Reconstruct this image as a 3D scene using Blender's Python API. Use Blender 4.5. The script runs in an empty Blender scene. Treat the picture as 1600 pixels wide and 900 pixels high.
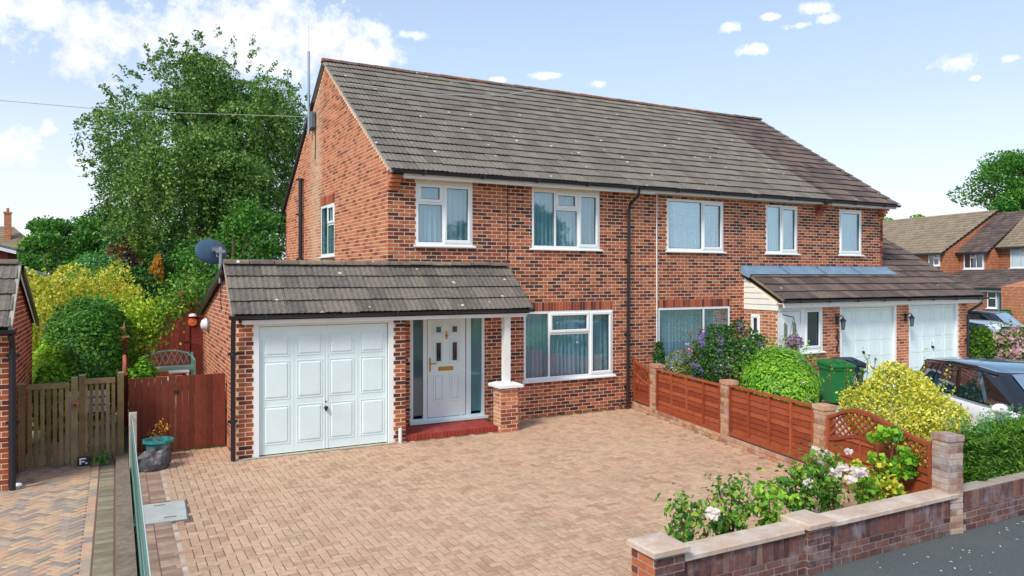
import bpy, math, random
import numpy as np
from mathutils import Vector, Matrix
random.seed(7)
SC = bpy.context.scene
COL = SC.collection
PI = math.pi
# ------------------------------------------------------------------ camera
CAM = Vector((-4.66, -13.83, 3.02))
YAW = math.radians(28.083)
cd = bpy.data.cameras.new('camera'); cam = bpy.data.objects.new('camera', cd); COL.objects.link(cam)
cam.location = CAM; cam.rotation_euler = (PI/2, 0, -YAW)
cd.sensor_width = 36; cd.lens = 1162/1600*36; cd.shift_y = -18/1600; cd.clip_end = 3000; cd.clip_start = .05
SC.camera = cam
# ------------------------------------------------------------------ light
SC.view_settings.view_transform = 'Standard'; SC.view_settings.look = 'None'
SC.view_settings.exposure = 0.92; SC.view_settings.gamma = 1
SUN_EL = math.radians(44); SUN_AZ = Vector((-.86, -.51, 0)).normalized()      # direction towards the sun
sl = bpy.data.lights.new('sun', 'SUN'); sl.energy = 1.75; sl.angle = math.radians(14); sl.color = (1, .95, .86)
so = bpy.data.objects.new('sun', sl); COL.objects.link(so)
sd = (SUN_AZ*math.cos(SUN_EL)+Vector((0, 0, math.sin(SUN_EL)))).normalized()
so.rotation_euler = sd.to_track_quat('Z', 'Y').to_euler(); so.location = (-20, -10, 25)

class N:                                                    # small node-graph helper
    def __init__(s, tree):
        s.t = tree; s.n = tree.nodes; s.l = tree.links
    def new(s, ty, **k):
        a = s.n.new(ty)
        for q, v in k.items():
            if q[0] == 'i' and q[1:].isdigit(): s.put(a, int(q[1:]), v)
            else: setattr(a, q, v)
        return a
    def put(s, a, i, v):
        if isinstance(v, bpy.types.NodeSocket): s.l.new(v, a.inputs[i])
        else: a.inputs[i].default_value = v
    def m(s, op, a, b=0, c=None, clamp=False):
        x = s.new('ShaderNodeMath', operation=op, use_clamp=clamp); s.put(x, 0, a); s.put(x, 1, b)
        if c is not None: s.put(x, 2, c)
        return x.outputs[0]
    def vm(s, op, a, b):
        x = s.new('ShaderNodeVectorMath', operation=op); s.put(x, 0, a); s.put(x, 1, b)
        return x.outputs[1] if op in ('DOT_PRODUCT', 'DISTANCE', 'LENGTH') else x.outputs[0]
    def mix(s, f, a, b, bt='MIX'):
        x = s.new('ShaderNodeMix', data_type='RGBA', blend_type=bt); s.put(x, 0, f)
        for i, v in ((6, a), (7, b)):
            if isinstance(v, tuple) and len(v) == 3: v = v+(1,)
            s.put(x, i, v)
        return x.outputs[2]
    def noise(s, vec, scale, detail=3, rough=.55, out=0):
        x = s.new('ShaderNodeTexNoise'); s.l.new(vec, x.inputs['Vector'])
        x.inputs['Scale'].default_value = scale; x.inputs['Detail'].default_value = detail; x.inputs['Roughness'].default_value = rough
        return x.outputs[out]
    def ramp(s, f, stops, interp='LINEAR'):
        x = s.new('ShaderNodeValToRGB'); s.put(x, 0, f); e = x.color_ramp; e.interpolation = interp
        while len(e.elements) < len(stops): e.elements.new(0.5)
        for k, (p, c) in enumerate(stops):
            e.elements[k].position = p; e.elements[k].color = (c if isinstance(c, tuple) else (c, c, c))+(1,)
        return x.outputs[0]

W = bpy.data.worlds.new('World'); SC.world = W; W.use_nodes = True
g = N(W.node_tree); g.n.clear()
sky = g.new('ShaderNodeTexSky', sky_type='NISHITA', sun_disc=False); sky.sun_elevation = SUN_EL
sky.sun_rotation = math.atan2(SUN_AZ.x, SUN_AZ.y); sky.air_density = 1.0; sky.dust_density = .6; sky.ozone_density = 2.2
tc = g.new('ShaderNodeTexCoord').outputs['Generated']
sx = g.new('ShaderNodeSeparateXYZ'); g.l.new(tc, sx.inputs[0]); Zc = sx.outputs[2]
def cdir(x, y):
    t = (x-800)/1162; v = Vector((math.sin(YAW)+t*math.cos(YAW), math.cos(YAW)-t*math.sin(YAW), -(y-432)/1162)); return v.normalized()
# veil of haze that whitens the sky evenly all round towards the horizon
hz = g.mix(1, g.ramp(Zc, [(0, (.64, .625, .675)), (.1, (.65, .685, .76)), (.3, (.60, .735, .94)), (1, (.56, .72, .98))]), (12.3, 12.3, 12.3), 'MULTIPLY')
base = g.mix(g.ramp(Zc, [(0, .95), (.08, .8), (.22, .5), (.4, .34), (1, .25)]), sky.outputs[0], hz)
# cumulus: direction, size in radians (wide, high), weight
clouds = [(60, 20, .16, .04), (150, 45, .10, .055), (135, 90, .05, .03), (250, 60, .2, .055), (380, 40, .16, .065), (500, 55, .085, .06), (560, 75, .06, .04), (600, 92, .035, .02), (590, 50, .03, .03), (400, 95, .1, .035),
          (15, 222, .035, .028), (75, 200, .012, .012), (1180, 78, .034, .014), (1145, 43, .019, .011), (1275, 12, .03, .014), (1250, 40, .026, .008), (1290, 30, .024, .01), (1205, 26, .018, .006),
          (1488, 97, .036, .021), (1578, 92, .017, .009), (935, 130, .024, .009), (860, 118, .034, .007), (780, 124, .016, .007), (1525, 122, .012, .006), (130, 255, .03, .012), (640, 55, .03, .008)]
others = [(-1.9, .5, .3, .10), (-2.6, .35, .25, .08), (2.2, .4, .3, .1), (2.9, .6, .35, .12), (1.4, .7, .3, .1), (-1.2, .8, .3, .1), (1.45, .25, .12, .04)]   # azimuth, elevation
clouds = [(x, y, w*(.72 if x > 700 else 1), h*(.72 if x > 700 else 1)) for x, y, w, h in clouds]
nv = g.noise(tc, 34, 8, .68); nv2 = g.noise(tc, 7, 4, .6)
acc = None
dirs = [(cdir(x, y), w, h) for x, y, w, h in clouds]+[(Vector((math.sin(a)*math.cos(e), math.cos(a)*math.cos(e), math.sin(e))), w, h) for a, e, w, h in others]
for d, w, h in dirs:
    hx_ = Vector((d.y, -d.x, 0)).normalized(); up_ = hx_.cross(d).normalized()
    a = g.m('DIVIDE', g.vm('DOT_PRODUCT', tc, tuple(hx_)), w); b = g.m('DIVIDE', g.vm('DOT_PRODUCT', tc, tuple(up_)), h)
    r = g.m('SQRT', g.m('ADD', g.m('MULTIPLY', a, a), g.m('MULTIPLY', b, b)))
    front = g.m('GREATER_THAN', g.vm('DOT_PRODUCT', tc, tuple(d)), .5)
    v = g.m('SUBTRACT', g.m('SUBTRACT', 1.0, r), g.m('MULTIPLY', g.m('SUBTRACT', 1, front), 20))
    acc = v if acc is None else g.m('MAXIMUM', acc, v)
den = g.m('ADD', acc, g.m('ADD', g.m('MULTIPLY', g.m('SUBTRACT', nv, .5), 3.0), g.m('MULTIPLY', g.m('SUBTRACT', nv2, .5), 1.2)))
msk = g.ramp(den, [(.15, 0), (.55, .5), (1.15, 1)])
ccol = g.ramp(g.noise(tc, 5.5, 5, .6), [(.36, (8.0, 7.9, 8.5)), (.6, (10.4, 10.3, 10.6))])
cl = g.mix(g.m('MULTIPLY', msk, .95), base, ccol)
bg = g.new('ShaderNodeBackground'); g.l.new(cl, bg.inputs[0]); bg.inputs[1].default_value = .07
wo = g.new('ShaderNodeOutputWorld'); g.l.new(bg.outputs[0], wo.inputs[0])

# ------------------------------------------------------------------ materials
def hx(r, g_, b, k=1.0):
    f = lambda c: ((c/255)/12.92 if c/255 <= .04045 else ((c/255+.055)/1.055)**2.4)*k
    return (f(r), f(g_), f(b))
MATS = {}
def mat(name, cols, rough=.75, nscale=0, namt=.25, bump=0, bscale=40, interp='LINEAR', spec=.3, metal=0, shift=None, stain=None, transl=0, coat=0):
    """cols: one colour or ramp stops picked per piece (island + object random)"""
    M = bpy.data.materials.new(name); M.use_nodes = True; q = N(M.node_tree); B = q.n['Principled BSDF']
    geo = q.new('ShaderNodeNewGeometry'); pos = geo.outputs['Position']
    if isinstance(cols, list):
        oi = q.new('ShaderNodeObjectInfo')
        rnd = q.m('FRACT', q.m('ADD', geo.outputs['Random Per Island'], oi.outputs['Random']))
        if shift: rnd = q.m('ADD', rnd, q.m('MULTIPLY', q.m('SUBTRACT', q.noise(pos, shift[0], 2), .5), shift[1]), clamp=True)
        c = q.ramp(rnd, cols, interp)
    else:
        c = q.new('ShaderNodeRGB').outputs[0]; c.default_value = tuple(cols)+(1,)
    if stain: c = stain(q, c, pos)
    if nscale:
        nn = q.noise(pos, nscale, 4, .6)
        c = q.mix(1, c, q.ramp(nn, [(.25, 1-namt), (.75, 1+namt)]), 'MULTIPLY')
    q.l.new(c, B.inputs['Base Color']); B.inputs['Roughness'].default_value = rough
    B.inputs['Specular IOR Level'].default_value = spec; B.inputs['Metallic'].default_value = metal
    if coat: B.inputs['Coat Weight'].default_value = coat
    if bump:
        bp = q.new('ShaderNodeBump'); bp.inputs['Strength'].default_value = bump; bp.inputs['Distance'].default_value = .02
        q.l.new(q.noise(pos, bscale, 4, .65), bp.inputs['Height']); q.l.new(bp.outputs[0], B.inputs['Normal'])
    if transl:
        tr = q.new('ShaderNodeBsdfTranslucent'); q.l.new(c, tr.inputs[0]); ms = q.new('ShaderNodeMixShader'); ms.inputs[0].default_value = transl
        q.l.new(B.outputs[0], ms.inputs[1]); q.l.new(tr.outputs[0], ms.inputs[2]); q.l.new(ms.outputs[0], q.n['Material Output'].inputs[0])
    MATS[name] = M; return M
def glass(name, tint, refl=.16, base=None):
    M = bpy.data.materials.new(name); M.use_nodes = True; q = N(M.node_tree); q.n.remove(q.n['Principled BSDF'])
    t = q.new('ShaderNodeBsdfTransparent'); t.inputs[0].default_value = tint+(1,)
    gl = q.new('ShaderNodeBsdfGlossy'); gl.inputs['Roughness'].default_value = .03; gl.inputs[0].default_value = (.9, .97, 1, 1)
    fr = q.new('ShaderNodeLayerWeight'); fr.inputs[0].default_value = .35
    f = q.m('MULTIPLY_ADD', fr.outputs[0], .5, refl, clamp=True)
    bp = q.new('ShaderNodeBump'); bp.inputs['Strength'].default_value = .05; bp.inputs['Distance'].default_value = .02
    q.l.new(q.noise(q.new('ShaderNodeNewGeometry').outputs['Position'], 1.3, 1), bp.inputs['Height']); q.l.new(bp.outputs[0], gl.inputs['Normal'])
    ms = q.new('ShaderNodeMixShader'); q.l.new(f, ms.inputs[0])
    a = t.outputs[0]
    if base:
        d = q.new('ShaderNodeBsdfDiffuse'); d.inputs[0].default_value = base+(1,); a = d.outputs[0]
    q.l.new(a, ms.inputs[1]); q.l.new(gl.outputs[0], ms.inputs[2]); q.l.new(ms.outputs[0], q.n['Material Output'].inputs[0])
    MATS[name] = M; return M

def st_gable(q, c, pos):                                    # pale lime bloom where an old flue ran up the gable
    s = q.new('ShaderNodeSeparateXYZ'); q.l.new(pos, s.inputs[0])
    d = q.m('ABSOLUTE', q.m('SUBTRACT', s.outputs[1], 5.9))
    f = q.m('MULTIPLY', q.ramp(d, [(.25, 1), (.95, 0)]), q.ramp(q.noise(pos, 1.7, 4), [(.3, .25), (.62, .9)]))
    return q.mix(q.m('MULTIPLY', f, .75), c, hx(214, 186, 158))
def st_white(amount, col, sc=3, lo=.5, hi=.75):
    def f(q, c, pos):
        return q.mix(q.m('MULTIPLY', q.ramp(q.noise(pos, sc, 5, .65), [(lo, 0), (hi, 1)]), amount), c, col)
    return f
def st_lichen(spots=.62, moss=.3, warm=False):
    def f(q, c, pos):
        v = q.new('ShaderNodeTexVoronoi'); q.l.new(pos, v.inputs[0]); v.inputs['Scale'].default_value = 3.3
        w = q.m('ADD', v.outputs['Distance'], q.m('MULTIPLY', q.noise(pos, 25, 3), .12))
        cr = q.new('ShaderNodeSeparateColor'); q.l.new(v.outputs['Color'], cr.inputs[0])
        blob = q.m('MULTIPLY', q.ramp(w, [(.15, 1), (.19, 0)]), q.m('GREATER_THAN', cr.outputs[0], spots))
        c = q.mix(q.m('MULTIPLY', q.ramp(q.noise(pos, 5, 5, .7), [(.45, 0), (.7, 1)]), moss), c, hx(134, 124, 108))
        sp = q.ramp(q.noise(pos, 55, 3, .7), [(.6, 0), (.72, .55)])
        c = q.mix(sp, c, hx(170, 165, 150))
        return q.mix(q.m('MULTIPLY', blob, .9), c, hx(228, 224, 214))
    return f
def st_drive(q, c, pos):                                    # tyre marks, damp patches and pale worn areas
    c = st_white(.35, hx(214, 192, 156), 1.1, .45, .7)(q, c, pos)
    return st_white(.4, hx(134, 104, 86), .55, .52, .78)(q, st_white(.55, hx(120, 98, 80), 5, .6, .8)(q, c, pos), pos)
def st_courses(q, c, pos):                                  # mortar courses too far off to build
    s = q.new('ShaderNodeSeparateXYZ'); q.l.new(pos, s.inputs[0]); f = q.m('FRACT', q.m('DIVIDE', s.outputs[2], .15))
    return q.mix(q.m('MULTIPLY', q.ramp(f, [(.0, 1), (.25, 0), (.8, 0), (1, 1)]), .35), q.mix(q.m('MULTIPLY', q.ramp(q.noise(pos, 6, 2), [(.45, 0), (.6, 1)]), .35), c, BR), hx(206, 176, 150))
DP = hx(80, 52, 54); BR = hx(122, 64, 52); RD = hx(160, 80, 58); OR = hx(190, 110, 74); PK = hx(176, 112, 86)
mat('brick_front', [(0, DP), (.16, hx(98, 58, 54)), (.32, BR), (.52, hx(156, 82, 62)), (.8, hx(186, 114, 82)), (1, hx(172, 98, 72))], .85, 30, .22, .5, 60, shift=(.55, .7))
mat('brick_gable', [(0, hx(120, 72, 60)), (.12, hx(154, 86, 62)), (.4, hx(192, 112, 76)), (.7, hx(206, 134, 96)), (1, hx(200, 120, 84))], .85, 30, .18, .5, 60, shift=(.7, .35), stain=st_gable)
mat('brick_soldier_and_lit_face', [(0, DP), (.2, BR), (.4, RD), (.8, OR), (1, RD)], .85, 30, .2, .5, 60)
mat('brick_side', [(0, hx(118, 66, 56)), (.3, hx(176, 100, 74)), (.7, hx(204, 134, 100)), (1, hx(190, 110, 80))], .85, 30, .2, .5, 60)
mat('brick_neighbour', [(0, hx(96, 50, 46)), (.3, hx(140, 68, 50)), (.7, hx(178, 94, 66)), (1, hx(160, 84, 60))], .85, 30, .2, .5, 60)
mat('brick_grey', [(0, hx(86, 60, 60)), (.25, hx(112, 74, 68)), (.55, hx(134, 90, 80)), (.8, hx(110, 82, 82)), (1, hx(146, 116, 104))], .85, 18, .3, .5, 60, stain=st_white(.6, hx(168, 170, 180), 3.6, .5, .72))
mat('brick_pier', [(0, hx(150, 96, 72)), (.3, hx(196, 142, 104)), (.6, hx(206, 164, 126)), (1, hx(184, 112, 88))], .85, 18, .25, .5, 60, stain=st_white(.55, hx(206, 196, 184), 4, .48, .7))
mat('brick_pale', [(0, hx(130, 96, 84)), (.3, hx(176, 138, 116)), (.6, hx(196, 168, 146)), (1, hx(160, 120, 104))], .85, 18, .25, .5, 60, stain=st_white(.6, hx(186, 188, 196), 4, .46, .66))
mat('brick_orange', [(0, hx(160, 100, 70)), (.5, hx(190, 124, 88)), (1, hx(176, 108, 76))], .85, 9, .3, stain=st_courses)
mat('mortar', hx(240, 214, 180), .95, 8, .12)
mat('mortar_dark', hx(170, 158, 146), .95, 8, .2)
mat('tile_grey', [(0, hx(112, 104, 97)), (.35, hx(124, 116, 107)), (.7, hx(134, 126, 115)), (1, hx(118, 111, 105))], .9, 14, .22, .5, 90, stain=st_lichen(.6, .38))
mat('tile_brown', [(0, hx(84, 72, 70)), (.5, hx(104, 90, 86)), (1, hx(120, 102, 92))], .9, 14, .25, .5, 90, stain=st_lichen(.97, .1))
mat('tile_garage', [(0, hx(98, 92, 86)), (.4, hx(116, 108, 99)), (.8, hx(128, 119, 109)), (1, hx(104, 98, 94))], .92, 16, .26, .6, 90, stain=st_lichen(.55, .55))
mat('ridge_rust', [(0, hx(112, 84, 70)), (.5, hx(150, 96, 68)), (1, hx(112, 104, 98))], .9, 10, .3, .6, 70, stain=st_lichen(.8, .3))
mat('ridge_grey', [(0, hx(116, 100, 88)), (.6, hx(146, 132, 112)), (1, hx(110, 92, 90))], .9, 8, .35, .6, 70, stain=st_lichen(.4, .5))
mat('tile_tan', [(0, hx(140, 124, 104)), (1, hx(160, 144, 122))], .9, 10, .15)
mat('roof_deck', hx(40, 38, 38), .95)
mat('upvc', hx(238, 242, 242), .35, 5, .03, spec=.5)
mat('upvc_door', hx(222, 240, 242), .35, 5, .03, spec=.5)
mat('black_plastic', hx(34, 37, 44), .4, spec=.5)
mat('white_paint', hx(232, 232, 228), .55, 6, .06)
mat('clad_white', hx(236, 236, 226), .6, 4, .06)
mat('garage_white', hx(224, 240, 240), .4, 2, .05, .08, 2.5, spec=.4, stain=st_white(.3, hx(190, 200, 196), 1.3, .5, .8))
mat('lead', hx(122, 150, 172), .5, 4, .2, .3, 12)
mat('brass', hx(196, 150, 64), .3, metal=.9)
mat('steel', hx(170, 182, 190), .35, metal=.8)
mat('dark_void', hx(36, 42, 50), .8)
mat('curtain', [(0, hx(226, 244, 248)), (1, hx(236, 248, 250))], .9, transl=.3)
mat('curtain_blue', hx(170, 214, 232), .9, 6, .15, transl=.3)
mat('lace', hx(226, 240, 248), .9, 20, .4, transl=.3)
glass('glass', (.84, .96, 1), .11)
glass('glass_dark', (.5, .6, .65), .12, hx(40, 52, 66))
glass('glass_teal', (.5, .6, .65), .08, hx(74, 128, 140))
glass('glass_obscure', (.5, .6, .65), .06, hx(74, 100, 112))
glass('car_glass', (.5, .6, .65), .3, hx(20, 36, 48))
glass('windscreen_glass', (.5, .6, .65), .4, hx(40, 96, 124))
mat('step_red', [(0, hx(150, 58, 50)), (1, hx(172, 72, 60))], .6, 12, .15)
mat('paver', [(0, hx(180, 144, 118)), (.3, hx(198, 161, 132)), (.6, hx(207, 172, 142)), (.85, hx(201, 164, 135)), (1, hx(187, 154, 130))], .9, 14, .22, .4, 60, shift=(.9, .5), stain=st_drive)
mat('paver_edge', [(0, hx(150, 122, 104)), (1, hx(190, 160, 138))], .9, 9, .2, .4, 60, stain=st_white(.4, hx(140, 130, 110), 2))
mat('paver_buff', [(0, hx(150, 140, 132)), (.22, hx(170, 152, 136)), (.4, hx(204, 172, 136)), (.62, hx(196, 156, 132)), (.85, hx(206, 176, 140)), (1, hx(162, 150, 142))], .9, 9, .15, .4, 60)
mat('paver_grey', [(0, hx(126, 118, 98)), (1, hx(156, 146, 124))], .9, 9, .2, .4, 60)
mat('joint_sand', hx(126, 100, 84), .95, 20, .2)
mat('joint_light', hx(120, 96, 78), .95, 20, .2)
mat('concrete', hx(176, 168, 152), .95, 7, .22, .5, 50, stain=st_white(.4, hx(110, 104, 88), 3))
mat('kerb_concrete', hx(134, 120, 104), .95, 12, .3, .7, 40, stain=st_white(.6, hx(92, 88, 66), 2.4))
mat('coping', hx(200, 174, 154), .85, 6, .12, .3, 40, stain=st_white(.6, hx(228, 222, 212), 2.5, .45, .65))
mat('asphalt', hx(98, 104, 104), .95, 60, .3, .8, 120, stain=st_white(.35, hx(130, 128, 116), .8))
mat('grass', hx(120, 126, 96), .95, .4, .3)
mat('soil', hx(150, 126, 98), .95, 12, .3, .8, 20)
mat('gravel', hx(214, 188, 130), .95, 9, .2, .8, 60)
mat('drive_neighbour', hx(186, 178, 166), .95, 12, .2)
mat('fence_stain', [(0, hx(136, 62, 36)), (.5, hx(158, 78, 46)), (1, hx(174, 92, 58))], .7, 0, .25, .4, 30, stain=st_white(.5, hx(104, 40, 26), 4.5, .5, .72))
mat('gate_brown', [(0, hx(102, 48, 34)), (1, hx(124, 60, 44))], .75, 8, .2, .3, 30)
mat('picket', [(0, hx(116, 98, 64)), (.5, hx(138, 116, 80)), (1, hx(150, 132, 94))], .85, 7, .28, .4, 30, stain=st_white(.5, hx(92, 88, 58), 3))
mat('shed_wood', [(0, hx(112, 44, 36)), (1, hx(130, 54, 44))], .8, 8, .2)
mat('teal_plastic', hx(64, 146, 146), .5, 6, .1)
mat('stone_dark', hx(92, 90, 90), .95, 9, .5, .9, 25, stain=st_white(.6, hx(168, 164, 158), 7, .5, .62))
mat('bench_green', hx(152, 190, 178), .55)
mat('dish_grey', hx(68, 96, 120), .5, 3, .1, spec=.4)
mat('manhole', hx(196, 198, 190), .8, 6, .15, .5, 70, stain=st_white(.3, hx(150, 146, 132), 3))
mat('bin_green', hx(30, 112, 54), .45, 3, .08)
mat('bin_black', hx(38, 44, 62), .45, 3, .08)
mat('car_white', hx(244, 242, 244), .25, spec=.5, coat=.6)
mat('car_black', hx(20, 24, 30), .12, spec=.6, coat=1)
mat('car_silver', hx(176, 196, 200), .25, metal=.4, coat=.6)
mat('rubber', hx(26, 26, 28), .8)
mat('bark', hx(96, 82, 62), .95, 8, .3, .8, 20)
mat('stem', hx(112, 84, 54), .9, 12, .2)
mat('wire_green', hx(120, 164, 150), .5)
mat('wire_grey', hx(190, 196, 190), .5)
mat('orange', hx(232, 104, 58), .6); mat('white', hx(240, 238, 238), .5); mat('roof_slate', hx(98, 110, 120), .7, 5, .15); mat('teal_door', hx(86, 176, 190), .4)
def leafm(name, a, b, c, tr=.3): return mat(name, [(0, hx(*a)), (.5, hx(*b)), (1, hx(*c))], .55, 0, 0, transl=tr, spec=.35, shift=(1.2, .6))
leafm('lf_birch', (50, 94, 44), (96, 142, 62), (166, 194, 98))
leafm('lf_dark', (34, 74, 34), (58, 110, 48), (98, 146, 64))
leafm('lf_mid', (44, 96, 36), (76, 140, 48), (120, 172, 62))
leafm('lf_bright', (74, 140, 40), (120, 186, 48), (178, 218, 66))
leafm('lf_lime', (110, 160, 30), (170, 210, 40), (214, 232, 70))
leafm('lf_gold', (104, 156, 44), (214, 212, 60), (252, 240, 120))
leafm('lf_yellow', (96, 156, 50), (240, 228, 76), (255, 246, 140))
leafm('lf_hedge', (44, 84, 28), (84, 134, 42), (132, 176, 56))
leafm('lf_sage', (70, 132, 66), (108, 172, 92), (150, 200, 122))
leafm('lf_rust', (112, 64, 56), (150, 92, 74), (150, 140, 80))
leafm('lf_purple', (60, 40, 52), (84, 54, 66), (100, 70, 70))
leafm('lf_orange', (170, 120, 40), (222, 156, 50), (236, 180, 70))
leafm('lf_rose', (52, 108, 42), (98, 158, 56), (170, 190, 70))
leafm('lf_olive', (84, 100, 50), (120, 140, 66), (150, 160, 84))
leafm('fl_white', (240, 228, 220), (250, 240, 236), (252, 244, 240), .4)
leafm('fl_pink', (206, 110, 170), (222, 130, 190), (230, 160, 200))
leafm('fl_purple', (120, 96, 176), (150, 124, 206), (176, 150, 220))
leafm('fl_red', (206, 50, 60), (226, 70, 80), (230, 90, 90))
leafm('fl_hyd', (206, 150, 170), (216, 190, 200), (226, 200, 150))
leafm('fl_cream', (230, 218, 190), (238, 226, 204), (226, 196, 190))
mat('petal', hx(222, 220, 200), .8)

# ------------------------------------------------------------------ geometry helpers
class G:
    def __init__(s): s.v = []; s.f = []
    def add(s, vs, fs):
        n = len(s.v); s.v += [tuple(p) for p in vs]; s.f += [tuple(i+n for i in f) for f in fs]; return s
    def box(s, x0, x1, y0, y1, z0, z1):
        return s.add([(x0, y0, z0), (x1, y0, z0), (x1, y1, z0), (x0, y1, z0), (x0, y0, z1), (x1, y0, z1), (x1, y1, z1), (x0, y1, z1)],
                     [(0, 3, 2, 1), (4, 5, 6, 7), (0, 1, 5, 4), (1, 2, 6, 5), (2, 3, 7, 6), (3, 0, 4, 7)])
    def bbox(s, x0, x1, y0, y1, z0, z1, b=.01):             # box with its four front (y0) edges chamfered
        return s.add([(x0, y1, z0), (x1, y1, z0), (x1, y1, z1), (x0, y1, z1), (x0, y0+b, z0), (x1, y0+b, z0), (x1, y0+b, z1), (x0, y0+b, z1),
                      (x0+b, y0, z0+b), (x1-b, y0, z0+b), (x1-b, y0, z1-b), (x0+b, y0, z1-b)],
                     [(0, 3, 2, 1), (0, 1, 5, 4), (1, 2, 6, 5), (2, 3, 7, 6), (3, 0, 4, 7), (4, 5, 9, 8), (5, 6, 10, 9), (6, 7, 11, 10), (7, 4, 8, 11), (8, 9, 10, 11)])
    def prism(s, poly, axis, a, b):                         # polygon extruded along an axis; poly in the other two coordinates in x,y,z order
        def P(p, t):
            return {'x': (t, p[0], p[1]), 'y': (p[0], t, p[1]), 'z': (p[0], p[1], t)}[axis]
        n = len(poly)
        return s.add([P(p, a) for p in poly]+[P(p, b) for p in poly], [tuple(range(n))[::-1], tuple(range(n, 2*n))]+[(i, (i+1) % n, n+(i+1) % n, n+i) for i in range(n)])
    def tube(s, pts, r, n=8, cap=True):
        pts = [Vector(p) for p in pts]; k0 = len(s.v); m = len(pts)
        rr = r if isinstance(r, (list, tuple)) else [r]*m
        for i, p in enumerate(pts):
            d = (pts[min(i+1, m-1)]-pts[max(i-1, 0)]).normalized()
            a = d.cross(Vector((0, 0, 1)) if abs(d.z) < .9 else Vector((1, 0, 0))).normalized(); b = d.cross(a)
            for j in range(n):
                t = 2*PI*j/n; s.v.append(tuple(p+(a*math.cos(t)+b*math.sin(t))*rr[i]))
        for i in range(m-1):
            for j in range(n):
                s.f.append((k0+i*n+j, k0+i*n+(j+1) % n, k0+(i+1)*n+(j+1) % n, k0+(i+1)*n+j))
        if cap: s.f.append(tuple(k0+j for j in range(n))[::-1]); s.f.append(tuple(k0+(m-1)*n+j for j in range(n)))
        return s
    def lathe(s, prof, c=(0, 0, 0), n=16, axis='z', sides=None):
        k0 = len(s.v)
        for r, h in prof:
            for j in range(n):
                t = 2*PI*(j+.5)/n; x, y = r*math.cos(t), r*math.sin(t)
                p = {'z': (x, y, h), 'y': (x, h, y), 'x': (h, x, y)}[axis]; s.v.append((c[0]+p[0], c[1]+p[1], c[2]+p[2]))
        for i in range(len(prof)-1):
            for j in range(n): s.f.append((k0+i*n+j, k0+i*n+(j+1) % n, k0+(i+1)*n+(j+1) % n, k0+(i+1)*n+j))
        s.f.append(tuple(k0+j for j in range(n))[::-1]); s.f.append(tuple(k0+(len(prof)-1)*n+j for j in range(n)))
        return s
    def ell(s, c, r, n=10, m=6): 
        return s.lathe([(max(1e-3, math.sin(PI*i/m)), -math.cos(PI*i/m)) for i in range(m+1)], n=n).scale_last(c, r, n*(m+1))
    def scale_last(s, c, r, k):
        for i in range(len(s.v)-k, len(s.v)): p = s.v[i]; s.v[i] = (c[0]+p[0]*r[0], c[1]+p[1]*r[1], c[2]+p[2]*r[2])
        return s
    def xf(s, M, start=0):
        for i in range(start, len(s.v)): s.v[i] = tuple(M @ Vector(s.v[i]))
        return s
def mk(name, gg, m, parent=None, smooth=False, world=True, sharp=35):
    me = bpy.data.meshes.new(name); me.from_pydata(gg.v, [], gg.f); me.validate()
    me.materials.append(MATS[m] if isinstance(m, str) else m)
    if smooth:
        me.shade_smooth() if hasattr(me, 'shade_smooth') else None
        me.set_sharp_from_angle(angle=math.radians(sharp))
    o = bpy.data.objects.new(name, me); COL.objects.link(o)
    if parent: par(o, parent, world)
    return o
def wmat(o):
    M = Matrix.LocRotScale(o.location, o.rotation_euler, o.scale)
    return (wmat(o.parent) @ o.matrix_parent_inverse @ M) if o.parent else M
def par(o, p, world=True):
    o.parent = p
    if world: o.matrix_parent_inverse = wmat(p).inverted()
def tag(o, label=None, cat=None, group=None, kind=None):
    for k, v in (('label', label), ('category', cat), ('group', group), ('kind', kind)):
        if v: o[k] = v
    return o
def thing(name, label, cat, loc=(0, 0, 0), rz=0, group=None):
    o = bpy.data.objects.new(name, None); COL.objects.link(o); o.location = loc; o.rotation_euler = (0, 0, rz); o.empty_display_size = .2
    return tag(o, label, cat, group)
def struct(name, gg, m): return tag(mk(name, gg, m), kind='structure')
def one(name, label, cat, gg, m, group=None, smooth=False, loc=None):
    o = mk(name, gg, m, smooth=smooth); 
    return tag(o, label, cat, group)

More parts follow.
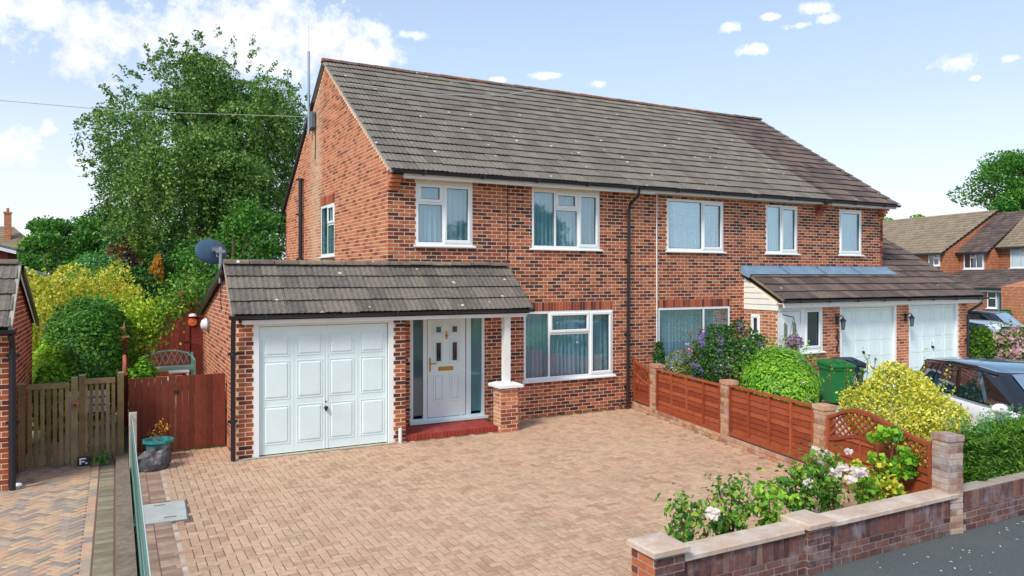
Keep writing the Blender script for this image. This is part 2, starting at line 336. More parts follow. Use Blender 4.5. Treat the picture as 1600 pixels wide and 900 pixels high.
# pool of small repeated pieces: the 300 largest in view become objects that share meshes, the rest one joined part
TPL = {}
def tpl(key, gg):
    if key not in TPL: TPL[key] = (np.array(gg.v, float), gg.f, gg, {})
    return key
class Pool:
    def __init__(s): s.it = []
    def add(s, name, key, M, m, parent, stuff): s.it.append((name, key, M, m, parent, stuff))
    def done(s, limit=300, size=lambda M: 1):
        byname = {}
        for i in s.it: byname.setdefault(i[0], []).append(i)
        for name, L in byname.items():
            def score(i):
                M = i[2]; d = (Vector(M.translation)-CAM); v = TPL[i[1]][0]; ext = np.sort(v.max(0)-v.min(0))[::-1]
                f = d.x*math.sin(YAW)+d.y*math.cos(YAW)
                if f < 1: return 0
                l = abs(d.x*math.cos(YAW)-d.y*math.sin(YAW))/f; u = (d.z/f)
                if l > .72 or u < -.43 or u > .4: return 0
                k = abs((M.to_3x3() @ i_axis(i)).normalized().dot(d.normalized()))
                return ext[0]*ext[1]/f/f*k
            def i_axis(i):
                v = TPL[i[1]][0]; e = v.max(0)-v.min(0); a = Vector((0, 0, 0)); a[int(np.argmin(e))] = 1; return a
            L.sort(key=score, reverse=True)
            for (nm, key, M, m, parent, stuff) in L[:limit]:
                c = TPL[key][3]
                if m not in c:
                    me = bpy.data.meshes.new(nm); me.from_pydata(TPL[key][2].v, [], TPL[key][1]); me.materials.append(MATS[m]); c[m] = me
                o = bpy.data.objects.new(nm, c[m]); COL.objects.link(o)
                if parent: par(o, parent)
                o.location, o.rotation_euler, o.scale = M.to_translation(), M.to_euler(), M.to_scale()
            rest = {}
            for i in L[limit:]: rest.setdefault((i[3], i[4], i[5]), []).append(i)
            for (m, parent, stuff), R in rest.items():
                vs = []; fs = []; n = 0
                for i in R:
                    v = TPL[i[1]][0]; A = np.array(i[2])
                    vs.append(v @ A[:3, :3].T+A[:3, 3]); fs += [tuple(q+n for q in f) for f in TPL[i[1]][1]]; n += len(v)
                me = bpy.data.meshes.new(stuff); me.from_pydata(np.concatenate(vs).tolist(), [], fs); me.materials.append(MATS[m])
                o = bpy.data.objects.new(stuff, me); COL.objects.link(o); o['kind'] = 'stuff'
                if parent: par(o, parent)
def frame(O, u, w=None):                                    # wall frame: x along u, y into the wall, z up
    u = Vector(u).normalized(); w = Vector((-u.y, u.x, 0)) if w is None else Vector(w)
    z = u.cross(w); M = Matrix((u, w, z)).transposed().to_4x4(); M.translation = Vector(O); return M

# ------------------------------------------------------------------ building blocks
def bricks(pool, parent, F, z0, z1, inter, holes, m, name='brick', off=0.0, proud=.004, L=.225, H=.075, stretch=.209, hh=.061, keep=None, dep=.02):
    """stretcher bond in wall frame F; inter(z) gives [(a, b)] runs"""
    k = 0; z = z0
    while z < z1-.02:
        h = min(hh, z1-z-.005); runs = list(inter(z+h/2))
        for (a, b, c, d) in holes:
            if z+h > c+.01 and z < d-.01:
                nr = []
                for (p, q) in runs:
                    if b <= p or a >= q: nr.append((p, q)); continue
                    if a > p: nr.append((p, a))
                    if b < q: nr.append((b, q))
                runs = nr
        ph = off+(L/2 if k % 2 else 0)
        for (p, q) in runs:
            i = math.floor((p-ph)/L); x = ph+i*L
            while x < q:
                a, b = max(x, p), min(x+stretch, q)
                if b-a > .035:
                    w = round((b-a)/.01)*.01 if b-a < stretch-.006 else stretch
                    hq = round(h, 3); key = ('b', round(w, 3), hq)
                    if key not in TPL: tpl(key, G().box(0, w, 0, dep, 0, hq))
                    pr = proud+random.uniform(-.0015, .0015)
                    pool.add(name, key, F @ Matrix.Translation((a, -pr, z)), m, parent, 'brickwork')
                x += L
        k += 1; z += H
def soldier(pool, parent, F, a, b, z0, m, h=.215, proud=.006):
    n = int(round((b-a)/.075)); s = (b-a)/n; key = ('s', round(s, 4), h)
    if key not in TPL: tpl(key, G().box(0, s-.011, 0, .02, 0, h))
    for i in range(n): pool.add('brick', key, F @ Matrix.Translation((a+i*s, -proud-random.uniform(0, .003), z0)), m, parent, 'brickwork')
def sheet(name, F, a0, a1, z0, z1, holes, m, parent, th=.1, sub=None):
    """mortar leaf of a wall with its openings left out"""
    xs = sorted({a0, a1, *[h[0] for h in holes], *[h[1] for h in holes]}); gg = G()
    for i in range(len(xs)-1):
        x0, x1 = xs[i], xs[i+1]; xm = (x0+x1)/2
        if xm < a0 or xm > a1: continue
        hs = sorted([(h[2], h[3]) for h in holes if h[0] < xm < h[1]]); z = z0
        for c, d in hs:
            if c > z: gg.box(x0, x1, 0, th, z, c)
            z = max(z, d)
        if z < z1: gg.box(x0, x1, 0, th, z, z1)
    if sub: sub(gg)
    return mk(name, gg.xf(F), m, parent)
def curtain(F, a0, a1, z0, z1, parent, m, per=.11, amp=.06, depth=.16, sweep=0):
    gg = G(); n = max(8, int((a1-a0)/.014)); ph = random.uniform(0, 6); rows = 4
    for r in range(rows+1):
        t = r/rows; z = z1+(z0-z1)*t
        for i in range(n+1):
            s = i/n; x = a0+(a1-a0)*s+sweep*t*t*(s-.5); gg.v.append((x, depth+amp*(.6+.5*t)*math.sin(2*PI*s*(a1-a0)/per+ph+.8*math.sin(5*s))+.012*math.sin(31*s+ph), z))
    for r in range(rows):
        for i in range(n): k = r*(n+1)+i; gg.f.append((k, k+1, k+n+2, k+n+1))
    return mk('curtain', gg.xf(F), m, parent, smooth=True, sharp=180)
def window(parent, F, a0, a1, z0, z1, lights, cur='curtain', sill=True, fr=.055, gl='glass', frm='upvc', y=-.0, blind=True):
    """lights: (fx0, fx1, fz0, fz1, opener) fractions of the inside"""
    w = G(); ia0, ia1, iz0, iz1 = a0+fr, a1-fr, z0+fr, z1-fr
    w.box(a0, a1, y+.0, y+.07, z0, iz0).box(a0, a1, y, y+.07, iz1, z1).box(a0, ia0, y, y+.07, iz0, iz1).box(ia1, a1, y, y+.07, iz0, iz1)
    L = [(ia0+(ia1-ia0)*p, ia0+(ia1-ia0)*q, iz0+(iz1-iz0)*r, iz0+(iz1-iz0)*s, o) for p, q, r, s, o in lights]
    seen = set(); mul = {}
    for (p, q, r, s, o) in L:
        for e in (p, q):
            if ia0+.02 < e < ia1-.02: k = round(e, 3); c0, c1 = mul.get(k, (r, s)); mul[k] = (min(c0, r), max(c1, s))
    for e, (r, s) in mul.items(): w.box(e-.028, e+.028, y+.002, y+.068, r, s)
    for (p, q, r, s, o) in L:
        for e in (r, s):
            k = (round(p, 3), round(q, 3), 'h', round(e, 3))
            if iz0+.02 < e < iz1-.02 and k not in seen: seen.add(k); w.box(p+(.028 if p > ia0+.02 else 0), q-(.028 if q < ia1-.02 else 0), y+.003, y+.067, e-.028, e+.028)
    W_ = mk('window', w.xf(F), frm, parent)
    for (p, q, r, s, o) in L:
        b = .028
        x0, x1, c, d = p+(b if p > ia0+.02 else 0), q-(b if q < ia1-.02 else 0), r+(b if r > iz0+.02 else 0), s-(b if s < iz1-.02 else 0)
        if o:
            t = .05; sg = G()
            sg.bbox(x0-.012, x1+.012, y-.022, y+.02, c-.012, c+t).bbox(x0-.012, x1+.012, y-.022, y+.02, d-t, d+.012).bbox(x0-.012, x0+t, y-.021, y+.02, c+t, d-t).bbox(x1-t, x1+.012, y-.021, y+.02, c+t, d-t)
            mk('sash', sg.xf(F), frm, W_); x0 += t; x1 -= t; c += t; d -= t
        bd = .008; bg_ = G()                                # black glazing gasket
        bg_.box(x0, x1, y+.006, y+.02, c, c+bd).box(x0, x1, y+.006, y+.02, d-bd, d).box(x0, x0+bd, y+.006, y+.02, c+bd, d-bd).box(x1-bd, x1, y+.006, y+.02, c+bd, d-bd)
        mk('gasket', bg_.xf(F), 'black_plastic', W_)
        mk('pane', G().box(x0+.002, x1-.002, y+.022, y+.028, c+.002, d-.002).xf(F), gl, W_)
    if cur:
        md = (a0+a1)/2+random.uniform(-.1, .1); curtain(F, a0-.04, md+.14, z0-.04, z1+.04, W_, cur, per=.1, sweep=.05); curtain(F, md-.06, a1+.3, z0-.04, z1+.04, W_, cur, per=.12, sweep=.05, depth=.2)
    if cur: mk('dark_room_sheet', G().box(a0-.05, a1+.5, .42, .44, z0-.05, z1+.05).xf(F), 'dark_void', W_)  # dark sheet close behind the curtains, coloured as the unlit room's shade
    if sill: mk('sill', G().prism([(-.075, z0-.045), (-.075, z0-.02), (.02, z0+.006), (.02, z0-.045)], 'x', a0-.05, a1+.05).xf(F), frm, W_)
    return W_
def tile_tpl(w=.3, L=.375, ribs=3, amp=.011, th=.014):
    key = ('t', round(w, 3), L, ribs)
    if key in TPL: return key
    n = max(3, int(round(w/.025))); gg = G(); per = .3/ribs
    for y, z in ((0, .036), (L, .004)):
        for i in range(n+1):
            x = i*w/n; gg.v.append((x if i < n else w-.004, y, z+amp*(1-abs(math.cos(PI*x/per))**.8)))
    for i in range(n+1): x, _, z = gg.v[i]; gg.v.append((x, .0, z-th))
    for i in range(n):
        gg.f.append((i, i+1, n+2+i, n+1+i)); gg.f.append((2*n+2+i, 2*n+3+i, i+1, i))
    gg.f.append((0, n+1, 2*n+2)); gg.f.append((n, 3*n+2, 2*n+1))
    return tpl(key, gg)
def tiles(pool, parent, O, u, s, length, rows, mfn, gauge=.345, W_=.3, L=.375, name='roof_tile', ribs=3, x0fn=None):
    u = Vector(u).normalized(); s = Vector(s).normalized(); n = u.cross(s); R = Matrix((u, s, n)).transposed().to_4x4(); O = Vector(O)
    for r in range(rows):
        x = x0fn(r) if x0fn else 0
        while x < length-.02:
            w = min(W_, length-x)
            if W_-w < .02: w = W_
            key = tile_tpl(round(w, 2), L, ribs)
            M = R.copy(); M.translation = O+u*x+s*(r*gauge+random.uniform(-.007, .007))+n*(.002+random.uniform(0, .009))
            M = M @ Matrix.Rotation(random.uniform(-.012, .012), 4, 'Z')
            pool.add(name, key, M, mfn(x+w/2, r), parent, 'roof_tiling'); x += W_
def ridge(pool, parent, a, b, m, r=.13, L=.45, flat=.55):
    a = Vector(a); b = Vector(b); d = (b-a); n = int(round(d.length/L)); st = d.length/n; d.normalize()
    key = ('r', round(st, 3), r)
    if key not in TPL:
        gg = G(); k = 7
        for x, q in ((0, 1.08), (st*.97, 1)):
            for j in range(k): t = PI*j/(k-1); gg.v.append((x, -r*q*math.cos(t), r*q*flat*2*.62*math.sin(t)))
        for j in range(k-1): gg.f.append((j, j+1, k+j+1, k+j))
        gg.f.append(tuple(range(k))); gg.f.append(tuple(range(2*k-1, k-1, -1))); tpl(key, gg)
    F = frame(a, d); 
    for i in range(n): pool.add('ridge_tile', key, F @ Matrix.Translation((i*st, random.uniform(-.006, .006), random.uniform(-.006, .006))) , m, parent, 'ridge_tiling')
def gutter(parent, a, b, r=.06, m='black_plastic', spacing=1.1):
    a = Vector(a); b = Vector(b); F = frame(a, b-a); L = (b-a).length; gg = G(); k = 8
    for x in (0, L):
        for rr in (r, r*.86):
            for j in range(k): t = PI*j/(k-1); gg.v.append((x, -rr*math.cos(t), -rr*math.sin(t)))
    for j in range(k-1):
        gg.f += [(j, j+1, 2*k+j+1, 2*k+j), (k+j, k+j+1, 3*k+j+1, 3*k+j), (j, j+1, k+j+1, k+j), (2*k+j, 2*k+j+1, 3*k+j+1, 3*k+j)]
    gg.f += [tuple(range(k)), tuple(range(2*k, 3*k))]
    o = mk('gutter', gg.xf(F), m, parent, smooth=True)
    n = max(1, int(L/spacing))
    for i in range(n): x = (i+.5)*L/n; mk('gutter_bracket', G().box(x-.02, x+.02, -r*1.1, r*1.2, -r*1.12, -r*.4).box(x-.02, x+.02, -r*1.12, -r*.9, -r*.5, .01).xf(F), m, o)
    return o
def downpipe(parent, pts, r=.036, m='black_plastic', name='downpipe', n=10, clips=()):
    o = mk(name, G().tube(pts, r, n), m, parent, smooth=True)
    for c in clips: mk('pipe_clip', G().lathe([(r*1.3, -.03), (r*1.3, .03)], c, 10).box(c[0]-r*2, c[0]+r*2, c[1]+r*.6, c[1]+r*1.5, c[2]-.02, c[2]+.02), m, o)
    return o
def garage_door(parent, F, a0, a1, z0, z1, cols, rows, faint=False, handle=(.5, .33)):
    d = mk('garage_door', G().box(a0, a1, .06, .09, z0, z1).xf(F), 'garage_white', parent)
    mk('door_frame', G().box(a0-.1, a0-.012, .0, .1, z0-.03, z1+.1).box(a1+.012, a1+.1, .0, .1, z0-.03, z1+.1).box(a0-.012, a1+.012, .001, .1, z1+.012, z1+.1).xf(F), 'upvc', d)
    mk('shadow_gap', G().box(a0-.012, a1+.012, .085, .1, z0-.02, z1+.012).xf(F), 'dark_void', d)
    W_ = (a1-a0)/cols; b = .035 if not faint else .018; dp = .016 if not faint else .007
    for c in range(cols):
        zz = z0+(.1 if not faint else .03)
        for h in rows:
            H = (z1-z0-(.2 if not faint else .06))*h; x0, x1, c0, c1 = a0+c*W_+W_*.13, a0+(c+1)*W_-W_*.13, zz+H*.09, zz+H*.91
            gg = G().add([(x0, .06, c0), (x1, .06, c0), (x1, .06, c1), (x0, .06, c1), (x0+b*.25, .06+dp*.6, c0+b*.25), (x1-b*.25, .06+dp*.6, c0+b*.25), (x1-b*.25, .06+dp*.6, c1-b*.25), (x0+b*.25, .06+dp*.6, c1-b*.25),
                          (x0+b, .06-dp, c0+b), (x1-b, .06-dp, c0+b), (x1-b, .06-dp, c1-b), (x0+b, .06-dp, c1-b)],
                         [(0, 1, 5, 4), (1, 2, 6, 5), (2, 3, 7, 6), (3, 0, 4, 7), (4, 5, 9, 8), (5, 6, 10, 9), (6, 7, 11, 10), (7, 4, 8, 11), (8, 9, 10, 11)])
            # proud moulding round the raised field
            e = .012
            gg.box(x0-e, x1+e, .052, .06, c0-e, c0).box(x0-e, x1+e, .052, .06, c1, c1+e).box(x0-e, x0, .052, .06, c0, c1).box(x1, x1+e, .052, .06, c0, c1)
            mk('panel', gg.xf(F), 'garage_white', d); zz += H
    if not faint:
        mk('seam', G().box(a0+W_-.004, a0+W_+.004, .056, .06, z0, z1).box(a1-W_-.004, a1-W_+.004, .056, .06, z0, z1).box(a0+2*W_-.03, a0+2*W_-.022, .05, .06, z0, z1).box(a0+2*W_+.022, a0+2*W_+.03, .05, .06, z0, z1).xf(F), 'upvc', d)
    hx0 = a0+(a1-a0)*handle[0]; hz = z0+(z1-z0)*handle[1]
    mk('handle', G().lathe([(.035, .06), (.035, .03), (.02, .02)], (hx0, 0, hz), 12, 'y').box(hx0-.012, hx0+.012, .0, .03, hz-.05, hz+.02).lathe([(.012, .06), (.012, .045)], (hx0, 0, hz+.11), 8, 'y').xf(F), 'black_plastic', d)
    return d

# ------------------------------------------------------------------ our house
FR = frame((0, 0, 0), (1, 0, 0)); GB = frame((0, 0, 0), (0, -1, 0)); XP = 6.3
H1 = thing('semi_detached_house', 'left house of the red brick pair, white front door, front garage and grey tiled roof', 'house', (3, 0, 0))
P1 = Pool()
G1 = (3.0, 5.31, .8, 2.27); W1 = (.57, 1.8, 3.65, 4.9); W2 = (3.2, 4.95, 3.63, 4.89); DR = (.45, 2.07, .13, 2.25)
hf = [G1, W1, W2, DR]
fw = sheet('front_wall', FR, .003, XP, -.1, 5.0, hf, 'mortar', H1)
hs = hf+[(3.0, 5.31, 2.27, 2.47)]
bricks(P1, fw, FR, .0, 5.0, lambda z: [(0, XP+(.1125 if int(z/.075) % 2 else 0))], hs, 'brick_front')
soldier(P1, fw, FR, 3.0, 5.31, 2.275, 'brick_soldier_and_lit_face', h=.19)
RS = math.hypot(5.17, 3.36); SL = Vector((0, 5.17, 3.36)).normalized()      # roof slope: eave (-.28, 5.06) to ridge (4.89, 8.42)
def ztop(y): return 5.06+(y+.28)*(3.36/5.17) if y < 4.89 else 5.06+(10.06-y)*(3.36/5.17)
GW = (-5.29, -3.98, 3.53, 4.8)
gw = sheet('gable_wall', GB, -9.72, -.003, -.1, 5.0, [GW], 'mortar', H1,
           sub=lambda q: q.prism([(-9.72, 5.0), (-.003, 5.0), (-.003, 5.12), (-4.89, 8.3), (-9.72, 5.12)], 'y', 0, .1))
def gint(z):
    if z < 5.05: return [(-9.72, 0)]
    t = (z-5.1)/(3.36/5.17); a, b = -(9.76-t), -(t+.04)
    return [(a, b)] if b-a > .1 else []
bricks(P1, gw, GB, 2.1, 8.3, gint, [GW, (-5.29, -3.98, 4.8, 5.03)], 'brick_gable', off=.05)
soldier(P1, gw, GB, -5.36, -3.95, 4.81, 'brick_soldier_and_lit_face')
mk('rear_wall', G().box(0, XP, 9.62, 9.72, -.1, 5.1), 'mortar', H1)
# stepped corbels carrying the eaves at the gable corners
def corbel(parent, x0, x1, sy=1, z=4.72, m='brick_gable'):
    o = mk('corbel', G().box(x0, x1, -.01, .0, z, z+.3), 'mortar', parent)
    for i in range(5): mk('brick', G().box(x0-.004, x1, -.05-.055*i, -.009, z+i*.075, z+i*.075+.065), m, o)
corbel(gw, -.006, .21, z=4.69)
window(H1, FR, *W1[:2], *W1[2:], [(0, .47, .68, 1, 1), (0, .47, 0, .68, 0), (.47, 1, 0, 1, 1)])
window(H1, FR, *W2[:2], *W2[2:], [(0, .32, 0, 1, 0), (.32, .68, .7, 1, 1), (.32, .68, 0, .7, 0), (.68, 1, 0, 1, 1)])
window(H1, FR, *G1[:2], *G1[2:], [(0, .26, 0, 1, 0), (.26, .74, .68, 1, 1), (.26, .74, 0, .68, 0), (.74, 1, 0, 1, 1)])
window(H1, GB, *GW[:2], *GW[2:], [(0, .5, 0, 1, 0), (.5, 1, .62, 1, 1), (.5, 1, 0, .62, 0)])
# roof
rf = mk('roof', G().prism([(-.28, 5.04), (4.89, 8.40), (10.06, 5.04), (10.06, 4.98), (-.28, 4.98)], 'x', .02, XP), 'roof_deck', H1)
NR = 17; gau = RS/NR
tiles(P1, rf, (-.06, -.33, 5.045), (1, 0, 0), SL, XP+.06, NR, lambda x, r: 'tile_grey', gauge=gau, L=gau+.03)
ridge(P1, rf, (-.08, 4.89, 8.41), (XP, 4.89, 8.41), 'ridge_rust')
vg = G()
for s in (1, -1):
    y0, y1 = 4.89-s*5.2, 4.89
    vg.add([(-.055, y0, 5.0), (-.055, y1, 8.37), (.02, y1, 8.37), (.02, y0, 5.0), (-.055, y0, 5.055), (-.055, y1, 8.425), (.02, y1, 8.425), (.02, y0, 5.055)], [(0, 1, 5, 4), (0, 3, 2, 1), (4, 5, 6, 7), (0, 4, 7, 3), (1, 2, 6, 5)])
mk('verge', vg, 'mortar_dark', rf)
mk('rear_verge', G().add([(-.07, 4.95, 8.34), (-.07, 10.1, 4.96), (-.07, 10.1, 5.08), (-.07, 4.95, 8.44), (0, 4.95, 8.34), (0, 10.1, 4.96), (0, 10.1, 5.08), (0, 4.95, 8.44)], [(0, 1, 2, 3), (4, 5, 6, 7), (0, 1, 5, 4), (3, 2, 6, 7)]), 'black_plastic', rf)
mk('fascia', G().box(.22, XP, -.29, -.265, 4.91, 5.02).box(.22, XP, -.265, .0, 4.96, 4.98), 'white_paint', H1)
gutter(H1, (-.02, -.36, 5.05), (XP, -.36, 5.05), r=.062)
downpipe(H1, [(5.79, -.36, 5.0), (5.79, -.34, 4.86), (5.74, -.1, 4.68), (5.72, -.07, 4.55), (5.70, -.07, 2.5), (5.68, -.07, .02)], clips=[(5.7, -.07, 3.4), (5.69, -.07, 1.7), (5.68, -.07, .5)])
downpipe(H1, [(-.09, 7.3, 3.2), (-.09, 7.3, 5.75)], r=.055, name='soil_pipe', clips=[(-.09, 7.3, 4.75), (-.09, 7.3, 3.5), (-.09, 7.3, 5.73)])
mk('cable', G().tube([(2.61, -.3, 5.0), (2.61, -.02, 4.9), (2.6, -.015, 3.3)], .008, 5), 'black_plastic', H1)
mk('outside_tap', G().tube([(5.55, -.02, .2), (5.55, -.08, .2), (5.52, -.1, .12), (5.5, -.08, .06), (5.44, -.06, .1)], .018, 6), 'black_plastic', H1)
# front door set
dz0, dz1 = .16, 2.24
ds = mk('door_frame', G().box(.45, 2.07, -.01, .07, .13, .2).box(.45, 2.07, -.01, .07, 2.18, 2.26).box(.45, .51, -.01, .07, .2, 2.18).box(.72, .80, -.01, .07, .2, 2.18).box(1.66, 1.76, -.01, .07, .2, 2.18).box(2.01, 2.07, -.01, .07, .2, 2.18).box(1.52, 1.57, -.005, .05, .2, 2.18), 'upvc_door', H1)
mk('threshold', G().box(.42, 2.12, -.09, -.012, .11, .16), 'upvc_door', ds)
mk('side_light', G().box(.51, .72, .02, .03, .26, 2.18), 'glass_obscure', ds); mk('side_light', G().box(1.76, 2.01, .02, .03, .26, 2.18), 'glass_teal', ds)
dl = mk('front_door', G().box(.82, 1.64, .0, .045, .21, 2.16).box(.80, .815, .03, .05, .2, 2.18), 'upvc_door', H1)
def fieldpanel(x0, x1, z0, z1, name, m, parent, dep=.012):
    gg = G(); e = .016
    gg.box(x0, x1, -dep, .0, z0, z0+e).box(x0, x1, -dep, .0, z1-e, z1).box(x0, x0+e, -dep, .0, z0+e, z1-e).box(x1-e, x1, -dep, .0, z0+e, z1-e)
    gg.bbox(x0+.04, x1-.04, -dep*.8, .0, z0+.04, z1-.04, .012)
    return mk(name, gg, m, parent)
for (x0, x1) in ((.94, 1.16), (1.29, 1.51)):
    fieldpanel(x0, x1, .52, 1.05, 'panel', 'upvc_door', dl)
    for z0, z1 in ((1.27, 1.75), (1.84, 2.07)):
        fieldpanel(x0, x1, z0, z1, 'panel', 'upvc_door', dl); mk('pane', G().box(x0+.062, x1-.062, -.016, .0, z0+.06, z1-.06), 'glass_dark', dl)
mk('letter_box', G().bbox(1.05, 1.37, -.016, .0, 1.13, 1.21, .008), 'brass', dl)
mk('knocker', G().lathe([(.035, 0), (.03, -.02), (.012, -.03)], (1.225, 0, 1.83), 10, 'y').box(1.215, 1.235, -.02, 0, 1.76, 1.92), 'brass', dl)
mk('handle', G().box(.855, .885, -.012, .0, 1.13, 1.4).tube([(.87, -.012, 1.29), (.87, -.05, 1.29), (.99, -.05, 1.285)], .011, 6), 'brass', dl)
mk('doorbell', G().bbox(.405, .435, -.03, -.008, 1.34, 1.44), 'white_paint', H1)
# red tiled step
stp = mk('doorstep', G().box(.04, 2.0, -.86, -.0, -.05, .085), 'step_red', H1)
for i in range(9): mk('step_tile', G().box(.05+i*.216, .05+i*.216+.208, -.62, -.3, .085, .096), 'step_red', stp)
for i in range(9): mk('step_tile', G().box(.05+i*.216, .05+i*.216+.208, -.292, -.01, .085, .096), 'step_red', stp)
for i in range(26): mk('brick', G().box(.045+i*.0754, .045+i*.0754+.066, -.885, -.63, .0, .1), 'step_red', stp)
mk('drain_pipe', G().tube([(-.1, -.98, 0), (-.1, -.98, .27)], .032, 10), 'white_paint', H1, smooth=True)

# garage
FG = frame((0, -.9, 0), (1, 0, 0)); GS = frame((-2.9, 0, 0), (0, -1, 0)); GD = (-2.53, -.3, .02, 2.17)
hg = [(-2.63, -.2, 0, 2.3)]
gf = sheet('garage_wall', FG, -2.897, .027, -.1, 2.36, hg, 'mortar', H1)
bricks(P1, gf, FG, .0, 2.3, lambda z: [(-2.9, .03)], hg, 'brick_front', off=.06)
def gprof(y): return 2.4+(y+1.05)*.84/1.05 if y < 0 else 3.24-y*.22
gs = mk('garage_side_wall', G().prism([(-4.41, -.1), (.897, -.1), (.897, 2.42), (.02, 3.14), (-4.41, 2.2)], 'y', 0, .1).xf(GS), 'mortar', H1)
def sint(z):
    lim_f = .9 if z < 2.42 else .9-(z-2.42)/.8; lim_b = -4.41 if z < 2.2 else -4.41+(z-2.2)/.2135
    return [(max(-4.41, lim_b), min(.9, lim_f))] if lim_f-lim_b > .1 else []
bricks(P1, gs, GS, .0, 3.12, sint, [], 'brick_side', off=.03)
RT = frame((.03, 0, 0), (0, 1, 0)); rs = mk('porch_side_wall', G().box(-.897, 0, .0, .06, -.1, 2.36).xf(RT), 'mortar', H1)
bricks(P1, rs, RT, 0, 2.3, lambda z: [(-.9, 0)], [], 'brick_front')
garage_door(H1, FG, *GD, 4, [.39, .39, .22])
gr = mk('garage_roof', G().prism([(-1.05, 2.38), (0, 3.22), (0, 3.1), (-1.05, 2.3)], 'x', -2.96, 2.55).prism([(0, 3.2), (4.5, 2.2), (4.5, 2.14), (0, 3.1)], 'x', -2.96, -.01), 'roof_deck', H1)
S2 = Vector((0, 1.05, .84)); g2 = S2.length/4
tiles(P1, gr, (-2.99, -1.1, 2.375), (1, 0, 0), S2, 5.6, 4, lambda x, r: 'tile_garage', gauge=g2, L=g2+.03)
ridge(P1, gr, (-3.0, -.02, 3.24), (.0, -.02, 3.24), 'ridge_grey', r=.11)
ridge(P1, gr, (.0, -.06, 3.25), (2.57, -.06, 3.25), 'ridge_grey', r=.1)
mk('verge', G().add([(-3.0, -1.08, 2.36), (-3.0, 0, 3.22), (-2.94, 0, 3.22), (-2.94, -1.08, 2.36), (-3.0, -1.08, 2.4), (-3.0, 0, 3.26), (-2.94, 0, 3.26), (-2.94, -1.08, 2.4)], [(0, 1, 5, 4), (0, 3, 2, 1), (4, 5, 6, 7), (0, 4, 7, 3)]), 'mortar_dark', gr)
mk('verge', G().add([(2.54, -1.08, 2.33), (2.54, 0, 3.19), (2.62, 0, 3.19), (2.62, -1.08, 2.33), (2.54, -1.08, 2.4), (2.54, 0, 3.26), (2.62, 0, 3.26), (2.62, -1.08, 2.4)], [(0, 1, 5, 4), (0, 3, 2, 1), (3, 2, 6, 7), (4, 5, 6, 7), (0, 4, 7, 3)]), 'mortar_dark', gr)
mk('barge_board', G().add([(-3.02, .0, 3.12), (-3.02, 4.5, 2.13), (-3.02, 4.5, 2.24), (-3.02, .0, 3.24), (-2.96, .0, 3.12), (-2.96, 4.5, 2.13), (-2.96, 4.5, 2.24), (-2.96, 0, 3.24)], [(0, 1, 2, 3), (4, 5, 6, 7), (3, 2, 6, 7), (0, 1, 5, 4)]), 'black_plastic', gr)
mk('fascia', G().box(-2.83, 2.5, -1.04, -1.015, 2.23, 2.37), 'white_paint', gr)
mk('soffit', G().box(-2.88, .03, -1.015, -.9, 2.3, 2.32).box(.03, 2.5, -1.015, -.0, 2.29, 2.31), 'white_paint', gr)
gutter(H1, (-3.04, -1.1, 2.38), (2.62, -1.1, 2.38), r=.058, spacing=1.0)
downpipe(H1, [(-2.97, -1.1, 2.36), (-2.97, -1.06, 2.2), (-2.965, -1.0, 2.05), (-2.965, -.99, 0.02)], r=.038, clips=[(-2.965, -.99, 1.75), (-2.965, -.99, .65)])
mk('porch_post', G().box(2.06, 2.19, -.93, -.8, .95, 2.3), 'white_paint', H1)
pp = mk('porch_pier', G().box(1.94, 2.30, -1.04, -.68, -.05, .86), 'mortar', H1)
for k, (F_, a, b) in enumerate(((frame((0, -1.04, 0), (1, 0, 0)), 1.932, 2.308), (frame((1.94, 0, 0), (0, -1, 0)), .685, 1.045), (frame((2.30, 0, 0), (0, 1, 0)), -1.04, -.68))):
    bricks(P1, pp, F_, 0, .86, lambda z: [(a, b)], [], 'brick_pier' if k == 1 else 'brick_side', off=a-(.06 if k else 0))
mk('pier_cap', G().add([(1.86, -1.12, .86), (2.38, -1.12, .86), (2.38, -.6, .86), (1.86, -.6, .86), (1.86, -1.12, .91), (2.38, -1.12, .91), (2.38, -.6, .91), (1.86, -.6, .91), (1.97, -1.01, .95), (2.27, -1.01, .95), (2.27, -.71, .95), (1.97, -.71, .95)],
    [(0, 1, 5, 4), (1, 2, 6, 5), (2, 3, 7, 6), (3, 0, 4, 7), (4, 5, 9, 8), (5, 6, 10, 9), (6, 7, 11, 10), (7, 4, 8, 11), (8, 9, 10, 11), (3, 2, 1, 0)]), 'upvc', pp)
mk('flashing', G().tube([(-3.0, .3, 3.1), (-3.0, .35, 3.0), (-2.99, .35, 2.4)], .008, 5), 'black_plastic', gs)
mk('threshold_strip', G().box(-2.95, .02, -1.0, -.905, -.05, .012), 'concrete', H1)
P1.done()

# ------------------------------------------------------------------ the attached house on the right
H2 = thing('semi_detached_house', 'right house of the red brick pair, two garage doors under a brown lean-to roof', 'house', (11, 0, 0))
P2 = Pool(); XE = 14.78
G2 = (6.61, 8.88, .81, 2.28); W3 = (6.88, 8.67, 3.64, 4.87); W4 = (10.14, 11.29, 3.63, 4.88); W5 = (12.93, 13.86, 3.63, 4.87)
hf = [G2, W3, W4, W5]
fw = sheet('front_wall', FR, XP, XE, -.1, 5.0, hf, 'mortar', H2)
bricks(P2, fw, FR, 2.25, 5.0, lambda z: [(XP+(.1125 if int(z/.075) % 2 else 0), XE)], hf+[(6.61, 8.88, 2.2, 2.47), (9.4, XE, 2.0, 3.1)], 'brick_front')
bricks(P2, fw, FR, 0, 2.25, lambda z: [(XP+(.1125 if int(z/.075) % 2 else 0), 9.38)], hf, 'brick_front')
soldier(P2, fw, FR, 6.61, 8.88, 2.282, 'brick_soldier_and_lit_face', h=.185)
